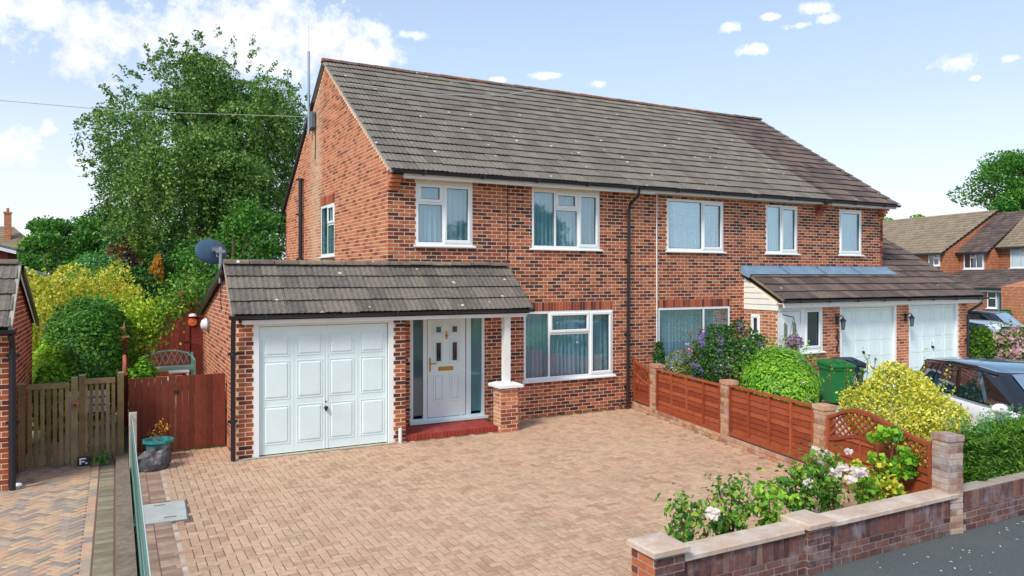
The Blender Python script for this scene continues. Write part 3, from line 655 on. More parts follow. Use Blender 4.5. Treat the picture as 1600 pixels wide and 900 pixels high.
mk('end_wall', G().box(XE-.1, XE, 0, 9.7, -.1, 5.0).prism([(0, 5.0), (9.7, 5.0), (4.89, 8.3)], 'x', XE-.1, XE), 'brick_orange', H2)
mk('rear_wall', G().box(XP, XE-.1, 9.62, 9.72, -.1, 5.1), 'mortar', H2)
window(H2, FR, *W3[:2], *W3[2:], [(0, .62, 0, 1, 0), (.62, 1, 0, 1, 1)], 'lace')
window(H2, FR, *W4[:2], *W4[2:], [(0, .46, 0, 1, 0), (.46, 1, 0, 1, 1)], 'curtain')
window(H2, FR, *W5[:2], *W5[2:], [(0, 1, 0, 1, 1)], 'curtain_blue')
window(H2, FR, *G2[:2], *G2[2:], [(0, .63, 0, 1, 0), (.63, 1, 0, 1, 0)], 'lace')
rf = mk('roof', G().prism([(-.28, 5.04), (4.89, 8.40), (10.06, 5.04), (10.06, 4.98), (-.28, 4.98)], 'x', XP, 15.0), 'roof_deck', H2)
tiles(P2, rf, (XP, -.33, 5.045), (1, 0, 0), SL, 15.06-XP, NR, lambda x, r: 'tile_grey' if x < 5.9 else 'tile_brown', gauge=gau, L=gau+.03)
ridge(P2, rf, (XP, 4.89, 8.41), (13.0, 4.89, 8.41), 'ridge_rust'); ridge(P2, rf, (13.0, 4.89, 8.41), (15.08, 4.89, 8.43), 'tile_brown')
mk('verge', G().add([(15.0, -.31, 5.0), (15.0, 4.89, 8.37), (15.06, 4.89, 8.37), (15.06, -.31, 5.0), (15.0, -.31, 5.05), (15.0, 4.89, 8.43), (15.06, 4.89, 8.43), (15.06, -.31, 5.05)], [(0, 1, 5, 4), (0, 3, 2, 1), (4, 5, 6, 7), (0, 4, 7, 3), (3, 2, 6, 7)]), 'mortar_dark', rf)
mk('fascia', G().box(XP, 11.95, -.29, -.265, 4.94, 5.0).box(12.3, 14.98, -.29, -.265, 4.93, 5.0).box(XP, 14.98, -.265, 0, 4.96, 4.98), 'white_paint', H2)
gutter(H2, (XP, -.36, 5.05), (15.02, -.36, 5.04), r=.062)
corbel(fw, 12.0, 12.2, z=4.66); corbel(fw, XE-.2, XE+.006, z=4.66)
mk('white_cable', G().tube([(6.56, -.02, 5.0), (6.56, -.025, 2.5), (6.57, -.02, .1)], .016, 6), 'white_paint', H2)
# lean-to and double garage
YF = -1.05; FF = frame((0, YF, 0), (1, 0, 0)); XG = 17.1
d1 = (11.72, 13.78, .02, 2.2); d2 = (14.5, 16.55, .02, 2.22)
hl = [(9.45, 10.28, 0, 2.28), (10.28, 10.98, 1.16, 2.28), (11.62, 13.88, 0, 2.31), (14.4, 16.65, 0, 2.33)]
lw = sheet('lean_to_wall', FF, 9.383, XG, -.1, 2.38, hl, 'mortar', H2)
bricks(P2, lw, FF, .0, 2.34, lambda z: [(9.38, XG)], hl, 'brick_side', off=.05)
FL = frame((9.38, 0, 0), (0, -1, 0)); sw = (.22, .52, 1.52, 2.08)
ls = sheet('lean_to_side', FL, 0, 1.047, -.1, 2.3, [sw], 'mortar', H2, sub=lambda q: q.prism([(0, 2.3), (1.047, 2.3), (1.047, 2.42), (0, 3.0)], 'y', 0, .1))
bricks(P2, ls, FL, 0, 2.22, lambda z: [(0, 1.05)], [sw], 'brick_orange', off=.02)
window(H2, FL, *sw[:2], *sw[2:], [(0, 1, 0, 1, 1)], None, gl='glass_dark', fr=.04)
for i in range(6):
    z = 2.2+i*.14; e = 1.1 if z < 2.36 else 1.05-(z-2.36)/.58
    if e > .1: mk('cladding_board', G().add([(0, -.03, z), (e, -.03, z), (max(.02, e-(.24 if z > 2.3 else 0)), -.012, z+.139), (0, -.012, z+.139), (0, .0, z), (e, .0, z), (max(.02, e-(.24 if z > 2.3 else 0)), 0, z+.139), (0, .0, z+.139)], [(0, 1, 2, 3), (0, 1, 5, 4), (1, 2, 6, 5), (2, 3, 7, 6)]).xf(FL), 'clad_white', ls)
# side door and small window
dd = mk('door_frame', G().box(9.4, 9.46, -.01, .08, .05, 2.28).box(10.2, 10.28, -.01, .08, .05, 2.28).box(9.46, 10.2, -.01, .08, 2.18, 2.28).xf(FF), 'upvc', H2)
dr = mk('side_door', G().box(9.47, 10.19, .01, .05, .08, 2.17).xf(FF), 'upvc', H2)
for x0, x1 in ((9.62, 9.74), (9.92, 10.04)):
    mk('pane', G().prism([(x0, .75), (x1, .75), (x1, 1.82 if x0 < 9.8 else 1.86), (x0+.02, 1.92), (x0, 1.86)], 'y', -.002, .01).xf(FF), 'glass_dark', dr)
mk('handle', G().box(10.1, 10.13, -.02, .01, 1.0, 1.25).tube([(10.115, -.02, 1.15), (10.115, -.06, 1.15), (10.0, -.06, 1.15)], .012, 6).xf(FF), 'steel', dr)
mk('knocker', G().lathe([(.02, .0), (.02, -.02)], (9.83, 0, 1.55), 8, 'y').box(9.82, 9.84, -.015, .01, 1.45, 1.62).xf(FF), 'steel', dr)
window(H2, FF, 10.28, 10.98, 1.16, 2.28, [(0, 1, 0, 1, 1)], None, gl='glass_dark', fr=.09)
mk('doorbell', G().bbox(9.395, 9.43, -.03, 0, 1.45, 1.6), 'white_paint', H2)
garage_door(H2, FF, *d1, 4, [.2]*5, True, (.42, .47)); garage_door(H2, FF, *d2, 4, [.2]*5, True, (.5, .47))
SR = Vector((0, 1.25, .70)).normalized(); g3 = 1.43/4
lr = mk('lean_to_roof', G().prism([(-1.3, 2.46), (2.0, 4.31), (5.3, 2.46), (5.3, 2.4), (-1.3, 2.4)], 'x', XE+.01, 17.46).prism([(-1.3, 2.46), (0, 3.18), (0, 3.0), (-1.3, 2.38)], 'x', 9.36, XE), 'roof_deck', H2)
tiles(P2, lr, (9.3, -1.34, 2.455), (1, 0, 0), SR, 8.2, 11, lambda x, r: 'tile_brown', gauge=g3, L=g3+.03, x0fn=lambda r: 0 if r < 4 else 5.4)
ridge(P2, lr, (XE+.05, 2.0, 4.34), (17.5, 2.0, 4.34), 'tile_brown')
mk('verge', G().add([(9.3, -1.32, 2.41), (9.3, 0, 3.15), (9.37, 0, 3.15), (9.37, -1.32, 2.41), (9.3, -1.32, 2.48), (9.3, 0, 3.22), (9.37, 0, 3.22), (9.37, -1.32, 2.48)], [(0, 1, 5, 4), (0, 3, 2, 1), (4, 5, 6, 7), (0, 4, 7, 3)]), 'ridge_grey', lr)
mk('lead_flashing', G().add([(9.26, -.0, 3.3), (15.0, -.0, 3.3), (15.0, -.02, 3.24), (15.0, -.34, 3.08), (9.26, -.34, 3.08), (9.26, -.02, 3.24)], [(0, 1, 2, 5), (5, 2, 3, 4)]).add([(9.26, 0, 3.3), (9.26, -.34, 3.08), (9.24, -.3, 2.98), (9.24, -.0, 3.1)], [(0, 1, 2, 3)]), 'lead', H2)
for x in (10.6, 12.0, 13.4): mk('lead_joint', G().add([(x, -.004, 3.304), (x+.03, -.004, 3.304), (x+.03, -.345, 3.09), (x, -.345, 3.09)], [(0, 1, 2, 3)]), 'roof_slate', H2)
mk('fascia', G().box(9.34, 17.45, -1.29, -1.265, 2.27, 2.44).box(9.34, 17.45, -1.265, YF, 2.36, 2.38), 'white_paint', H2)
gutter(H2, (9.3, -1.36, 2.45), (17.55, -1.36, 2.43), r=.06, spacing=.95)
mk('garage_end_wall', G().box(XG-.1, XG, YF+.1, 5.1, -.1, 2.4).prism([(-1.0, 2.4), (5.1, 2.4), (2.0, 4.25)], 'x', XG-.1, XG).box(14.9, XG-.1, 5.0, 5.1, -.1, 2.4), 'brick_side', H2)
downpipe(H2, [(17.35, -1.34, 2.4), (17.33, -1.32, 2.25), (17.02, -1.14, 2.02), (16.98, -1.13, 1.9), (16.98, -1.13, .05)], clips=[(16.98, -1.13, 1.2)])
P2.done()
def lantern(x, lab):
    t = thing('wall_lantern', lab, 'lantern', (x, YF-.02, 1.9), group='wall lanterns by the garage doors')
    mk('bracket', G().box(-.04, .04, -.02, .02, -.1, .12).tube([(0, -.02, .06), (0, -.12, .14), (0, -.17, .1)], .012, 6), 'black_plastic', t, world=False)
    mk('lamp_cap', G().lathe([(.09, .0), (.07, .03), (.02, .08), (.01, .12)], (0, -.17, .0), 6), 'black_plastic', t, world=False)
    mk('lamp_glass', G().lathe([(.04, -.2), (.065, -.005)], (0, -.17, 0), 6), 'glass_obscure', t, world=False)
    mk('lamp_frame', G().tube([(.045, -.17, -.2), (.07, -.17, 0)], .006, 4).tube([(-.045, -.17, -.2), (-.07, -.17, 0)], .006, 4).tube([(0, -.215, -.2), (0, -.24, 0)], .006, 4).lathe([(.05, -.22), (.05, -.2)], (0, -.17, 0), 6), 'black_plastic', t, world=False)
    return t
lantern(11.5, 'black lantern on the brick between the side door and the first garage door'); lantern(14.25, 'black lantern on the brick pier between the two garage doors')
hk = thing('wall_ornament', 'dark metal scroll ornament hanging below the lantern beside the first garage door', 'ornament', (11.48, YF-.03, 1.4))
mk('scroll', G().tube([(0, 0, .3), (.03, -.02, .2), (-.04, -.02, .08), (.04, -.02, -.04), (-.03, -.02, -.16), (0, 0, -.28)], .022, 6), 'black_plastic', hk, world=False)
mk('rosette', G().lathe([(.05, 0), (.03, -.03)], (0, 0, .1), 8, 'y'), 'black_plastic', hk, world=False)
mb = thing('post_box', 'small black box on the wall low beside the first garage door', 'box', (11.52, YF-.06, .82))
mk('case', G().bbox(-.1, .1, -.08, .06, -.12, .12), 'black_plastic', mb, world=False)

# ------------------------------------------------------------------ brick garage next door, cut by the left edge of the picture
H3 = thing('brick_garage', 'brick side garage with a tiled roof at the left edge of the photo', 'garage', (-7.3, .5, 0)); P3 = Pool()
NS = frame((-6.0, 0, 0), (0, 1, 0)); NF = frame((0, -1.15, 0), (1, 0, 0))
nf = mk('front_wall', G().box(-9, -6.003, 0, .1, -.1, 2.3).xf(NF), 'mortar', H3)
bricks(P3, nf, NF, 0, 2.25, lambda z: [(-7.2, -6.0)], [], 'brick_neighbour')
nsd = mk('side_wall', G().prism([(-1.147, -.1), (2.25, -.1), (2.25, 2.2), (-.2, 3.1), (-1.147, 2.33)], 'y', 0, .1).xf(NS), 'mortar', H3)
def nint(z):
    a = -1.15 if z < 2.35 else -1.15+(z-2.32)/.85; b = 2.25 if z < 2.2 else 2.25-(z-2.2)/.375
    return [(a, b)] if b-a > .1 else []
bricks(P3, nsd, NS, 0, 3.05, nint, [], 'brick_neighbour', off=.04)
nr = mk('roof', G().prism([(-1.32, 2.3), (-.2, 3.18), (2.4, 2.22), (2.4, 2.16), (-.2, 3.1), (-1.32, 2.22)], 'x', -9, -5.97), 'roof_deck', H3)
S3 = Vector((0, 1.12, .9)); g4 = S3.length/4
tiles(P3, nr, (-9.0, -1.36, 2.29), (1, 0, 0), S3, 3.04, 4, lambda x, r: 'tile_garage', gauge=g4, L=g4+.03)
ridge(P3, nr, (-9.0, -.2, 3.22), (-5.95, -.2, 3.22), 'ridge_grey', r=.1)
mk('verge', G().add([(-5.98, -1.34, 2.26), (-5.98, -.2, 3.17), (-5.93, -.2, 3.17), (-5.93, -1.34, 2.26), (-5.98, -1.34, 2.34), (-5.98, -.2, 3.25), (-5.93, -.2, 3.25), (-5.93, -1.34, 2.34)], [(0, 1, 5, 4), (0, 3, 2, 1), (3, 2, 6, 7), (4, 5, 6, 7), (0, 4, 7, 3)]), 'concrete', nr)
mk('barge_board', G().add([(-5.95, -.2, 3.08), (-5.95, 2.45, 2.1), (-5.95, 2.45, 2.2), (-5.95, -.2, 3.2), (-5.9, -.2, 3.08), (-5.9, 2.45, 2.1), (-5.9, 2.45, 2.2), (-5.9, -.2, 3.2)], [(4, 5, 6, 7), (0, 1, 5, 4), (3, 2, 6, 7), (1, 2, 6, 5)]), 'black_plastic', nr)
mk('barge_trim', G().add([(-5.94, -.2, 3.0), (-5.94, 2.4, 2.04), (-5.94, 2.4, 2.1), (-5.94, -.2, 3.08)], [(0, 1, 2, 3)]), 'white_paint', nr)
gutter(H3, (-9.0, -1.4, 2.27), (-5.88, -1.4, 2.27), r=.06)
downpipe(H3, [(-5.95, -1.38, 2.22), (-5.94, -1.28, 2.1), (-5.94, -1.24, 2.0), (-5.94, -1.24, .0)], r=.042, clips=[(-5.94, -1.24, .95), (-5.94, -1.24, 1.9)])
P3.done()

# ------------------------------------------------------------------ ground
def FX(y): return 5.9+.2*y                                   # fence line
st = struct('ground', G().add([(-900, -900, -.14), (900, -900, -.14), (900, 900, -.14), (-900, 900, -.14)], [(0, 1, 2, 3)]), 'grass')
drv = struct('driveway', G().prism([(-4.42, .3), (-2.9, .3), (-2.9, 0), (5.9, 0), (FX(-8.42), -8.42), (-4.42, -8.42)], 'z', -.1, -.006), 'joint_sand')
ndr = struct('neighbour_driveway', G().prism([(-12, -1.15), (-5.9, -1.15), (-5.9, .2), (-4.62, .2), (-4.62, -8.42), (-12, -8.42)], 'z', -.1, -.006), 'joint_light')
struct('pavement', G().box(-60, 80, -14, -8.42, -.12, -.08), 'asphalt')
struct('kerb', G().box(-60, 80, -14.15, -14.0, -.2, -.08), 'concrete'); struct('road', G().box(-60, 80, -22, -14.15, -.2, -.18) , 'asphalt')
struct('garden_path', G().box(-4.42, -2.85, .34, 12, -.1, .0), 'gravel'); struct('side_path', G().box(-5.98, -4.6, .2, 9, -.1, .0), 'concrete')
struct('flower_bed', G().prism([(.15, -8.2), (4.25, -8.2), (4.35, -7.55), (3.2, -7.62), (.5, -7.72), (.2, -7.9)], 'z', -.05, .012), 'soil')
struct('neighbour_forecourt', G().prism([(5.95, -.02), (40, -.02), (40, -8.2), (FX(-8.2)+.2, -8.2)], 'z', -.1, -.02), 'drive_neighbour')
struct('lawn_strip', G().prism([(FX(-.2)+.15, -.1), (8.2, -.1), (7.0, -8.1), (FX(-8.1)+.15, -8.1)], 'z', -.04, .01), 'soil')
PD = Pool()
pvw, pvl, U = .091, .191, .1
tpl('paver_h', G().bbox(0, pvl, 0, .04, 0, pvw, .004).xf(Matrix.Rotation(-PI/2, 4, 'X') @ Matrix.Translation((0, 0, 0))))
tpl('paver_h', G())
for key, w, h in (('pv_h', pvl, pvw), ('pv_v', pvw, pvl)):
    gg = G(); b = .006
    gg.add([(0, 0, -.03), (w, 0, -.03), (w, h, -.03), (0, h, -.03), (0, 0, -b*.6), (w, 0, -b*.6), (w, h, -b*.6), (0, h, -b*.6), (b, b, 0), (w-b, b, 0), (w-b, h-b, 0), (b, h-b, 0)],
           [(0, 1, 5, 4), (1, 2, 6, 5), (2, 3, 7, 6), (3, 0, 4, 7), (4, 5, 9, 8), (5, 6, 10, 9), (6, 7, 11, 10), (7, 4, 8, 11), (8, 9, 10, 11)])
    tpl(key, gg)
def herring(pool, parent, inside, x0, x1, y0, y1, m, ang=0, c=(0, 0), name='paver', cell=.1, sc=1.0, stuff='paving'):
    R = Matrix.Rotation(ang, 4, 'Z'); R.translation = Vector((c[0], c[1], 0)); n = int(max(x1-x0, y1-y0)/cell*.75)+2
    for i in range(-n, n):
        for j in range(-n, n):
            k = (i-j) % 4
            if k not in (0, 3): continue
            cx, cy = ((i+1)*cell, (j+.5)*cell) if k == 0 else ((i+.5)*cell, (j+1)*cell)
            p = R @ Vector((cx, cy, 0))
            if not (x0 < p.x < x1 and y0 < p.y < y1 and inside(p.x, p.y)): continue
            pool.add(name, 'pv_h' if k == 0 else 'pv_v', R @ Matrix.Translation((i*cell, j*cell, random.uniform(-.0015, .002))) @ Matrix.Diagonal((sc, sc, 1, 1)), m, parent, stuff)
def indrive(x, y):
    if x > FX(y)-.07 or y < -8.36: return False
    if x < -4.02: return False
    if -3.95 < x < -3.85 and False: return False
    if y > -.98 and -2.9 < x < 2.32: return False
    if y > -.05 and x > -2.9: return False
    if x > .15 and y < -7.7-(.0): return False
    if -4.47 < x < -3.84 and -3.8 < y < -2.86: return False
    return y < .25
herring(PD, drv, indrive, -4.4, 6, -8.4, .3, 'paver', 0, (.9, -4))
for i in range(84):                                           # course of edging along the left side
    y = -8.3+i*.1
    if not (-3.8 < y < -2.9): [PD.add('edging_paver', 'pv_h', Matrix.Translation((xx, y, 0)), 'paver_edge', drv, 'edging') for xx in (-4.44, -4.24)]
for i in range(36): PD.add('edging_paver', 'pv_v', Matrix.Translation((FX(-.1-i*.22)-.09, -.3-i*.22, .001)) @ Matrix.Rotation(.197, 4, 'Z'), 'paver_edge', drv, 'edging')
mk('mortar_line', G().box(-4.05, -3.93, -8.36, -3.86, -.03, -.004).box(-4.05, -3.93, -2.8, .2, -.03, -.004), 'coping', drv)
PD.done()
PN = Pool()
herring(PN, ndr, lambda x, y: x < -5.02 and not (x < -5.9 and y > -1.2), -9, -5, -8.4, .2, 'paver_buff', PI/4, (-6.5, -4))
for i in range(42):
    PN.add('border_paver', 'pv_v', Matrix.Translation((-4.985, -8.3+i*.2, 0)) @ Matrix.Diagonal((1.1, 1, 1, 1)), 'paver_buff', ndr, 'border')
for i in range(84):
    PN.add('channel_paver', 'pv_h', Matrix.Translation((-4.865, -8.3+i*.1, -.002)), 'paver_grey', ndr, 'channel')
PN.done()
kb = tag(mk('boundary_kerb', G().prism([(-4.66, -.1), (-4.46, -.1), (-4.47, .11), (-4.65, .10)], 'y', -8.42, .05), 'kerb_concrete'), 'low worn concrete kerb wall dividing the two block-paved driveways', 'kerb wall')
mh = thing('manhole_cover', 'pale square inspection cover set into the pavers beside the boundary', 'manhole cover', (-4.14, -3.33, 0))
mh.rotation_euler = (0, 0, -.04)
mk('frame', G().box(-.31, .31, -.44, .44, -.03, .004), 'steel', mh, world=False); mk('lid', G().bbox(-.29, .29, -.01, .02, -.42, .42, .006).xf(Matrix.Rotation(-PI/2, 4, 'X')).xf(Matrix.Translation((0, 0, .004))), 'manhole', mh, world=False)
for x, y in ((-.02, .3), (.1, -.28)): mk('lifting_slot', G().box(x-.07, x+.07, y-.012, y+.012, .012, .0155), 'black_plastic', mh, world=False)

# ------------------------------------------------------------------ foliage
def leafmesh(name, m, parent, P, size, seed=0, up=.35, elong=.55):
    rg = np.random.default_rng(seed); n = len(P)
    if n == 0: return None
    nr = rg.normal(size=(n, 3)); nr /= np.linalg.norm(nr, axis=1)[:, None]; nr[:, 2] += up; nr /= np.linalg.norm(nr, axis=1)[:, None]
    t = np.cross(nr, rg.normal(size=(n, 3))); t /= np.linalg.norm(t, axis=1)[:, None]; b = np.cross(nr, t)
    s = (size*rg.uniform(.6, 1.35, n))[:, None]
    V = np.stack([P-b*s*.5, P+t*s*.5*elong+nr*s*.08, P+b*s*.5, P-t*s*.5*elong+nr*s*.08], 1).reshape(-1, 3)
    me = bpy.data.meshes.new(name); me.vertices.add(4*n); me.vertices.foreach_set('co', V.ravel().astype('f'))
    me.loops.add(4*n); me.loops.foreach_set('vertex_index', np.arange(4*n, dtype='i')); me.polygons.add(n); me.polygons.foreach_set('loop_start', np.arange(n, dtype='i')*4)
    me.update(calc_edges=True); me.materials.append(MATS[m])
    o = bpy.data.objects.new(name, me); COL.objects.link(o)
    if parent: par(o, parent)
    return o
def sph(rg, n):
    d = rg.normal(size=(n, 3)); return d/np.linalg.norm(d, axis=1)[:, None]
def bushpts(c, r, n, seed, lump=.16, zmin=.02, freq=3, inner=.25):
    """leaves in a lumpy shell: clumps pushed in and out"""
    rg = np.random.default_rng(seed); d = sph(rg, n); K = sph(rg, 40); A = rg.uniform(-1, 1, 40)
    w = np.maximum(0, d @ K.T-.82)/.18; K2 = sph(rg, 160); A2_ = rg.uniform(-1, 1, 160); w2 = np.maximum(0, d @ K2.T-.95)/.05; lum = (w*A).sum(1)+.5*(w2*A2_).sum(1)
    R = 1+lump*lum; k = rg.random(n) < inner
    R = np.where(k, R*rg.uniform(.55, .95, n), R-np.abs(rg.normal(0, .05, n))+(rg.random(n) < .04)*rg.uniform(0, .14, n))
    P = np.array(c)+d*np.array(r)*R[:, None]; return P[P[:, 2] > zmin]
def crownpts(c, r, n, clumps, cr, seed, droop=0, fill=.5):
    rg = np.random.default_rng(seed); d = sph(rg, clumps); rad = rg.uniform(fill, 1, clumps)**.7
    C = np.array(c)+d*np.array(r)*rad[:, None]; s = rg.uniform(.55, 1.3, clumps)*cr
    k = rg.integers(0, clumps, n); q = sph(rg, n)*(rg.random(n)**.4)[:, None]
    q[:, 2] *= .62; P = C[k]+q*s[k][:, None]
    if droop: P[:, 2] -= droop*s[k]*rg.random(n)**1.5*np.hypot(q[:, 0], q[:, 1])*1.9
    return P
def blades(name, m, parent, base, h, seed): pass
def bush(name, label, cat, c, r, n, size, m, seed, group=None, stems=3, lump=.16, extra=None, inner=.3):
    t = thing(name, label, cat, (c[0], c[1], 0), group=group)
    leafmesh('foliage', m, t, bushpts(c, r, n, seed, lump, inner=inner), size, seed)
    q = np.random.default_rng(seed+9); ns = int(22+30*r[0]); D = sph(q, ns); D[:, 2] = np.abs(D[:, 2]); B0 = np.array(c)+D*np.array(r)*.88; Ls = q.uniform(.1, .34, ns)*min(1, r[0]*1.3); up = D+np.array([0, 0, .7]); k = q.integers(0, ns, ns*16); t_ = q.random(ns*16)
    tag(leafmesh('shoots', m, t, B0[k]+up[k]*(t_*Ls[k])[:, None]+q.normal(0, size*.28, (ns*16, 3)), size*.85, seed+4), kind='stuff')
    gg = G(); rg = random.Random(seed)
    for i in range(stems):
        a = rg.uniform(0, 6.28); gg.tube([(c[0]+.05*i, c[1], -.1), (c[0]+math.cos(a)*r[0]*.3, c[1]+math.sin(a)*r[1]*.3, c[2]*.7), (c[0]+math.cos(a)*r[0]*.6, c[1]+math.sin(a)*r[1]*.6, c[2]+r[2]*.4)], [.03, .02, .008], 6)
    mk('stem', gg, 'bark', t)
    if extra:
        for nm, mm, k, sz, lo in extra:
            P = bushpts((c[0], c[1], c[2]), (r[0]*1.04, r[1]*1.04, r[2]*1.05), k*7, seed+50, lump, inner=0); P = P[P[:, 2] > c[2]+lo*r[2]][:k]
            rg2 = np.random.default_rng(seed); pts = np.repeat(P, 9, 0)+rg2.normal(0, sz*.45, (len(P)*9, 3))
            tag(leafmesh(nm, mm, t, pts, sz, seed+3), kind='stuff')
    return t
def tree(name, label, c, r, base, n, size, m, seed, clumps=60, cr=1.0, droop=0, fill=.5, group=None, tr=.25, limbs=9):
    t = thing(name, label, 'tree', base, group=group); B = Vector(base); C = Vector(c); rg = random.Random(seed); gg = G()
    top = C+Vector((0, 0, r[2]*.5)); gg.tube([B, B.lerp(top, .3)+Vector((.1, 0, 0)), B.lerp(top, .65), top], [tr, tr*.75, tr*.5, tr*.15], 9)
    mk('trunk', gg, 'bark', t, smooth=True)
    for i in range(limbs):
        s = B.lerp(top, rg.uniform(.25, .8)); a = rg.uniform(0, 6.28); e = C+Vector((math.cos(a)*r[0]*.75, math.sin(a)*r[1]*.75, rg.uniform(-.3, .7)*r[2]))
        mk('limb', G().tube([s, s.lerp(e, .5)+Vector((0, 0, .1*r[2])), e], [tr*.35, tr*.2, .02], 6), 'bark', t)
    P = crownpts(c, r, n, clumps, cr, seed, droop, fill); leafmesh('crown', m, t, P, size, seed, up=.3)
    return t
# the weeping birch behind the house
T = thing('weeping_tree', 'very tall weeping tree with drooping green branches behind the garage roof', 'tree', (-1.2, 20.7, 0))
mk('trunk', G().tube([(-1.2, 20.7, -.1), (-1.1, 20.7, 3), (-1.3, 20.6, 6), (-1.2, 20.7, 9), (-1.0, 20.7, 12)], [.34, .3, .24, .16, .05], 10), 'bark', T, smooth=True)
rg = random.Random(4)
for i in range(16):
    a = rg.uniform(0, 6.28); z = rg.uniform(4, 10); e = rg.uniform(2.4, 4)
    mk('limb', G().tube([(-1.2, 20.7, z), (-1.2+math.cos(a)*e*.5, 20.7+math.sin(a)*e*.5, z+1.4), (-1.2+math.cos(a)*e, 20.7+math.sin(a)*e, z+1.3)], [.12, .07, .02], 6), 'bark', T)
def weep(seed, n):
    """layered domes of leaves whose rims hang down in strands"""
    rg = np.random.default_rng(seed); S = 150; out = []; cz = 7.7; O = np.array([-1.0, 20.7, cz])
    d = sph(rg, S); d = d/(np.abs(d)**2.6).sum(1)[:, None]**(1/2.6)
    rad = rg.uniform(.3, 1, S)**.5; C = O+d*np.array([3.65, 3.9, 4.3])*rad[:, None]; C[:, 2] += .25
    s = rg.uniform(.6, 1.25, S)
    for i in range(S):
        m_ = int(n/S*s[i]**1.5*.95); lean = np.array([d[i, 0], d[i, 1], 0])*.3*s[i]
        k1 = int(m_*.42); q = sph(rg, k1); q[:, 2] = np.abs(q[:, 2])*.62; q *= s[i]*rg.uniform(.82, 1.06, k1)[:, None]; q += lean*(1-q[:, 2:3])
        k2 = m_-k1; ns = 16; a = rg.uniform(0, 2*PI, ns); rr = s[i]*rg.uniform(.45, 1.08, ns); L = s[i]*rg.uniform(.9, 2.6, ns); k = rg.integers(0, ns, k2); t = rg.random(k2)**.85
        q2 = np.stack([rr[k]*np.cos(a[k])+rg.normal(0, .085, k2), rr[k]*np.sin(a[k])+rg.normal(0, .085, k2), .15-t*L[k]], 1)+lean*1.2
        out += [C[i]+q, C[i]+q2]
    P = np.concatenate(out); tw = []
    for i in range(150):                                    # loose twigs that break the outline
        a = rg.uniform(-.7, PI+.7); e = np.array([-1.0+math.cos(a)*4.25*rg.uniform(.92, 1.06), 20.7+rg.uniform(-2.5, 2.5), cz+.3+math.sin(a)*4.75*rg.uniform(.92, 1.04)])
        dd = np.array([math.cos(a), 0, math.sin(a)])*rg.uniform(.15, .45); mm = 26; t = rg.random(mm)[:, None]
        tw.append(e+dd*t+rg.normal(0, .06, (mm, 3)))
    P = np.concatenate([P]+tw); return P[P[:, 2] > 1.6]
leafmesh('crown', 'lf_birch', T, weep(12, 165000), .14, 11, up=.1, elong=.5)

# ------------------------------------------------------------------ planting behind and beside the houses
bush('round_bush', 'rounded dark green clipped bush standing behind the picket gate', 'bush', (-5.13, 3.42, 1.3), (.84, .85, 1.3), 15000, .075, 'lf_mid', 21, lump=.06)
bush('shrub', 'small yellow-green shrub against the left garage wall, beside the round bush', 'shrub', (-5.78, 3.0, .95), (.32, .6, .95), 4500, .07, 'lf_lime', 22)
bush('grassy_shrub', 'feathery green shrub with brown seed heads behind the left end of the picket gate', 'shrub', (-5.66, 2.1, .7), (.3, .35, .62), 3500, .08, 'lf_bright', 23, extra=[('seed_head', 'lf_rust', 14, .05, .2)])
bush('golden_shrub', 'large golden yellow shrub behind the corner of the left brick garage', 'shrub', (-6.1, 6.6, 1.5), (.8, .8, 1.5), 11000, .085, 'lf_gold', 24, lump=.3)
bush('golden_shrub', 'golden shrub with upright sprays between the left garage and the light green dome', 'shrub', (-5.35, 7.6, 1.35), (.75, .75, 1.45), 10000, .085, 'lf_gold', 25, lump=.4)
bush('golden_shrub', 'golden shrub just above the rounded dark green bush', 'shrub', (-4.75, 8.9, 1.45), (.7, .7, 1.55), 9000, .09, 'lf_gold', 26, lump=.35)
bush('green_shrub', 'bright green shrub between the two golden shrubs', 'shrub', (-4.95, 6.6, 1.3), (.5, .5, 1.35), 7000, .08, 'lf_bright', 27)
bush('domed_shrub', 'light green dome shaped shrub below the big dark tree on the left', 'shrub', (-5.15, 15.9, 1.9), (1.15, 1.1, 1.93), 11000, .12, 'lf_sage', 28, lump=.12)
tree('rounded_tree', 'rounded dark green tree standing left of the weeping tree', (-6.75, 28, 3.6), (2.1, 2.0, 2.6), (-6.7, 28, 0), 26000, .17, 'lf_mid', 29, 70, .8, fill=.6)
tree('broad_tree', 'dark green tree behind the rounded tree and beside the weeping tree', (-5.0, 32, 4.0), (2.1, 1.8, 3.1), (-5, 32, 0), 22000, .19, 'lf_dark', 30, 60, .9, fill=.5)
tree('red_leaved_tree', 'small tree with reddish leaves beside the far house with a chimney', (-8.35, 38, 3.9), (.95, .9, 2.0), (-8.3, 38, 0), 9000, .17, 'lf_rust', 31, 40, .5)
tree('olive_tree', 'pale olive green tree top behind the reddish tree', (-9.0, 43, 4.1), (1.1, .9, 2.2), (-9, 43, 0), 8000, .2, 'lf_lime', 32, 40, .55)
bush('rust_shrub', 'reddish brown shrub under the drooping branches of the weeping tree', 'shrub', (-4.36, 19.5, 2.2), (.65, .6, 2.4), 7000, .12, 'lf_rust', 33, lump=.25)
bush('purple_shrub', 'dark purple leaved shrub beside the light green dome', 'shrub', (-4.2, 17.2, 2.0), (.5, .5, 2.0), 5000, .12, 'lf_purple', 34, lump=.2)
bush('lime_shrub', 'lime green shrub in front of the weeping tree', 'shrub', (-3.7, 21, 2.3), (.42, .45, 2.3), 4500, .12, 'lf_lime', 35, lump=.25)
bush('yellow_shrub', 'yellow shrub beneath the lime green shrub by the weeping tree', 'shrub', (-4.1, 20.0, 1.9), (.6, .5, 1.95), 7000, .12, 'lf_gold', 36, lump=.3)
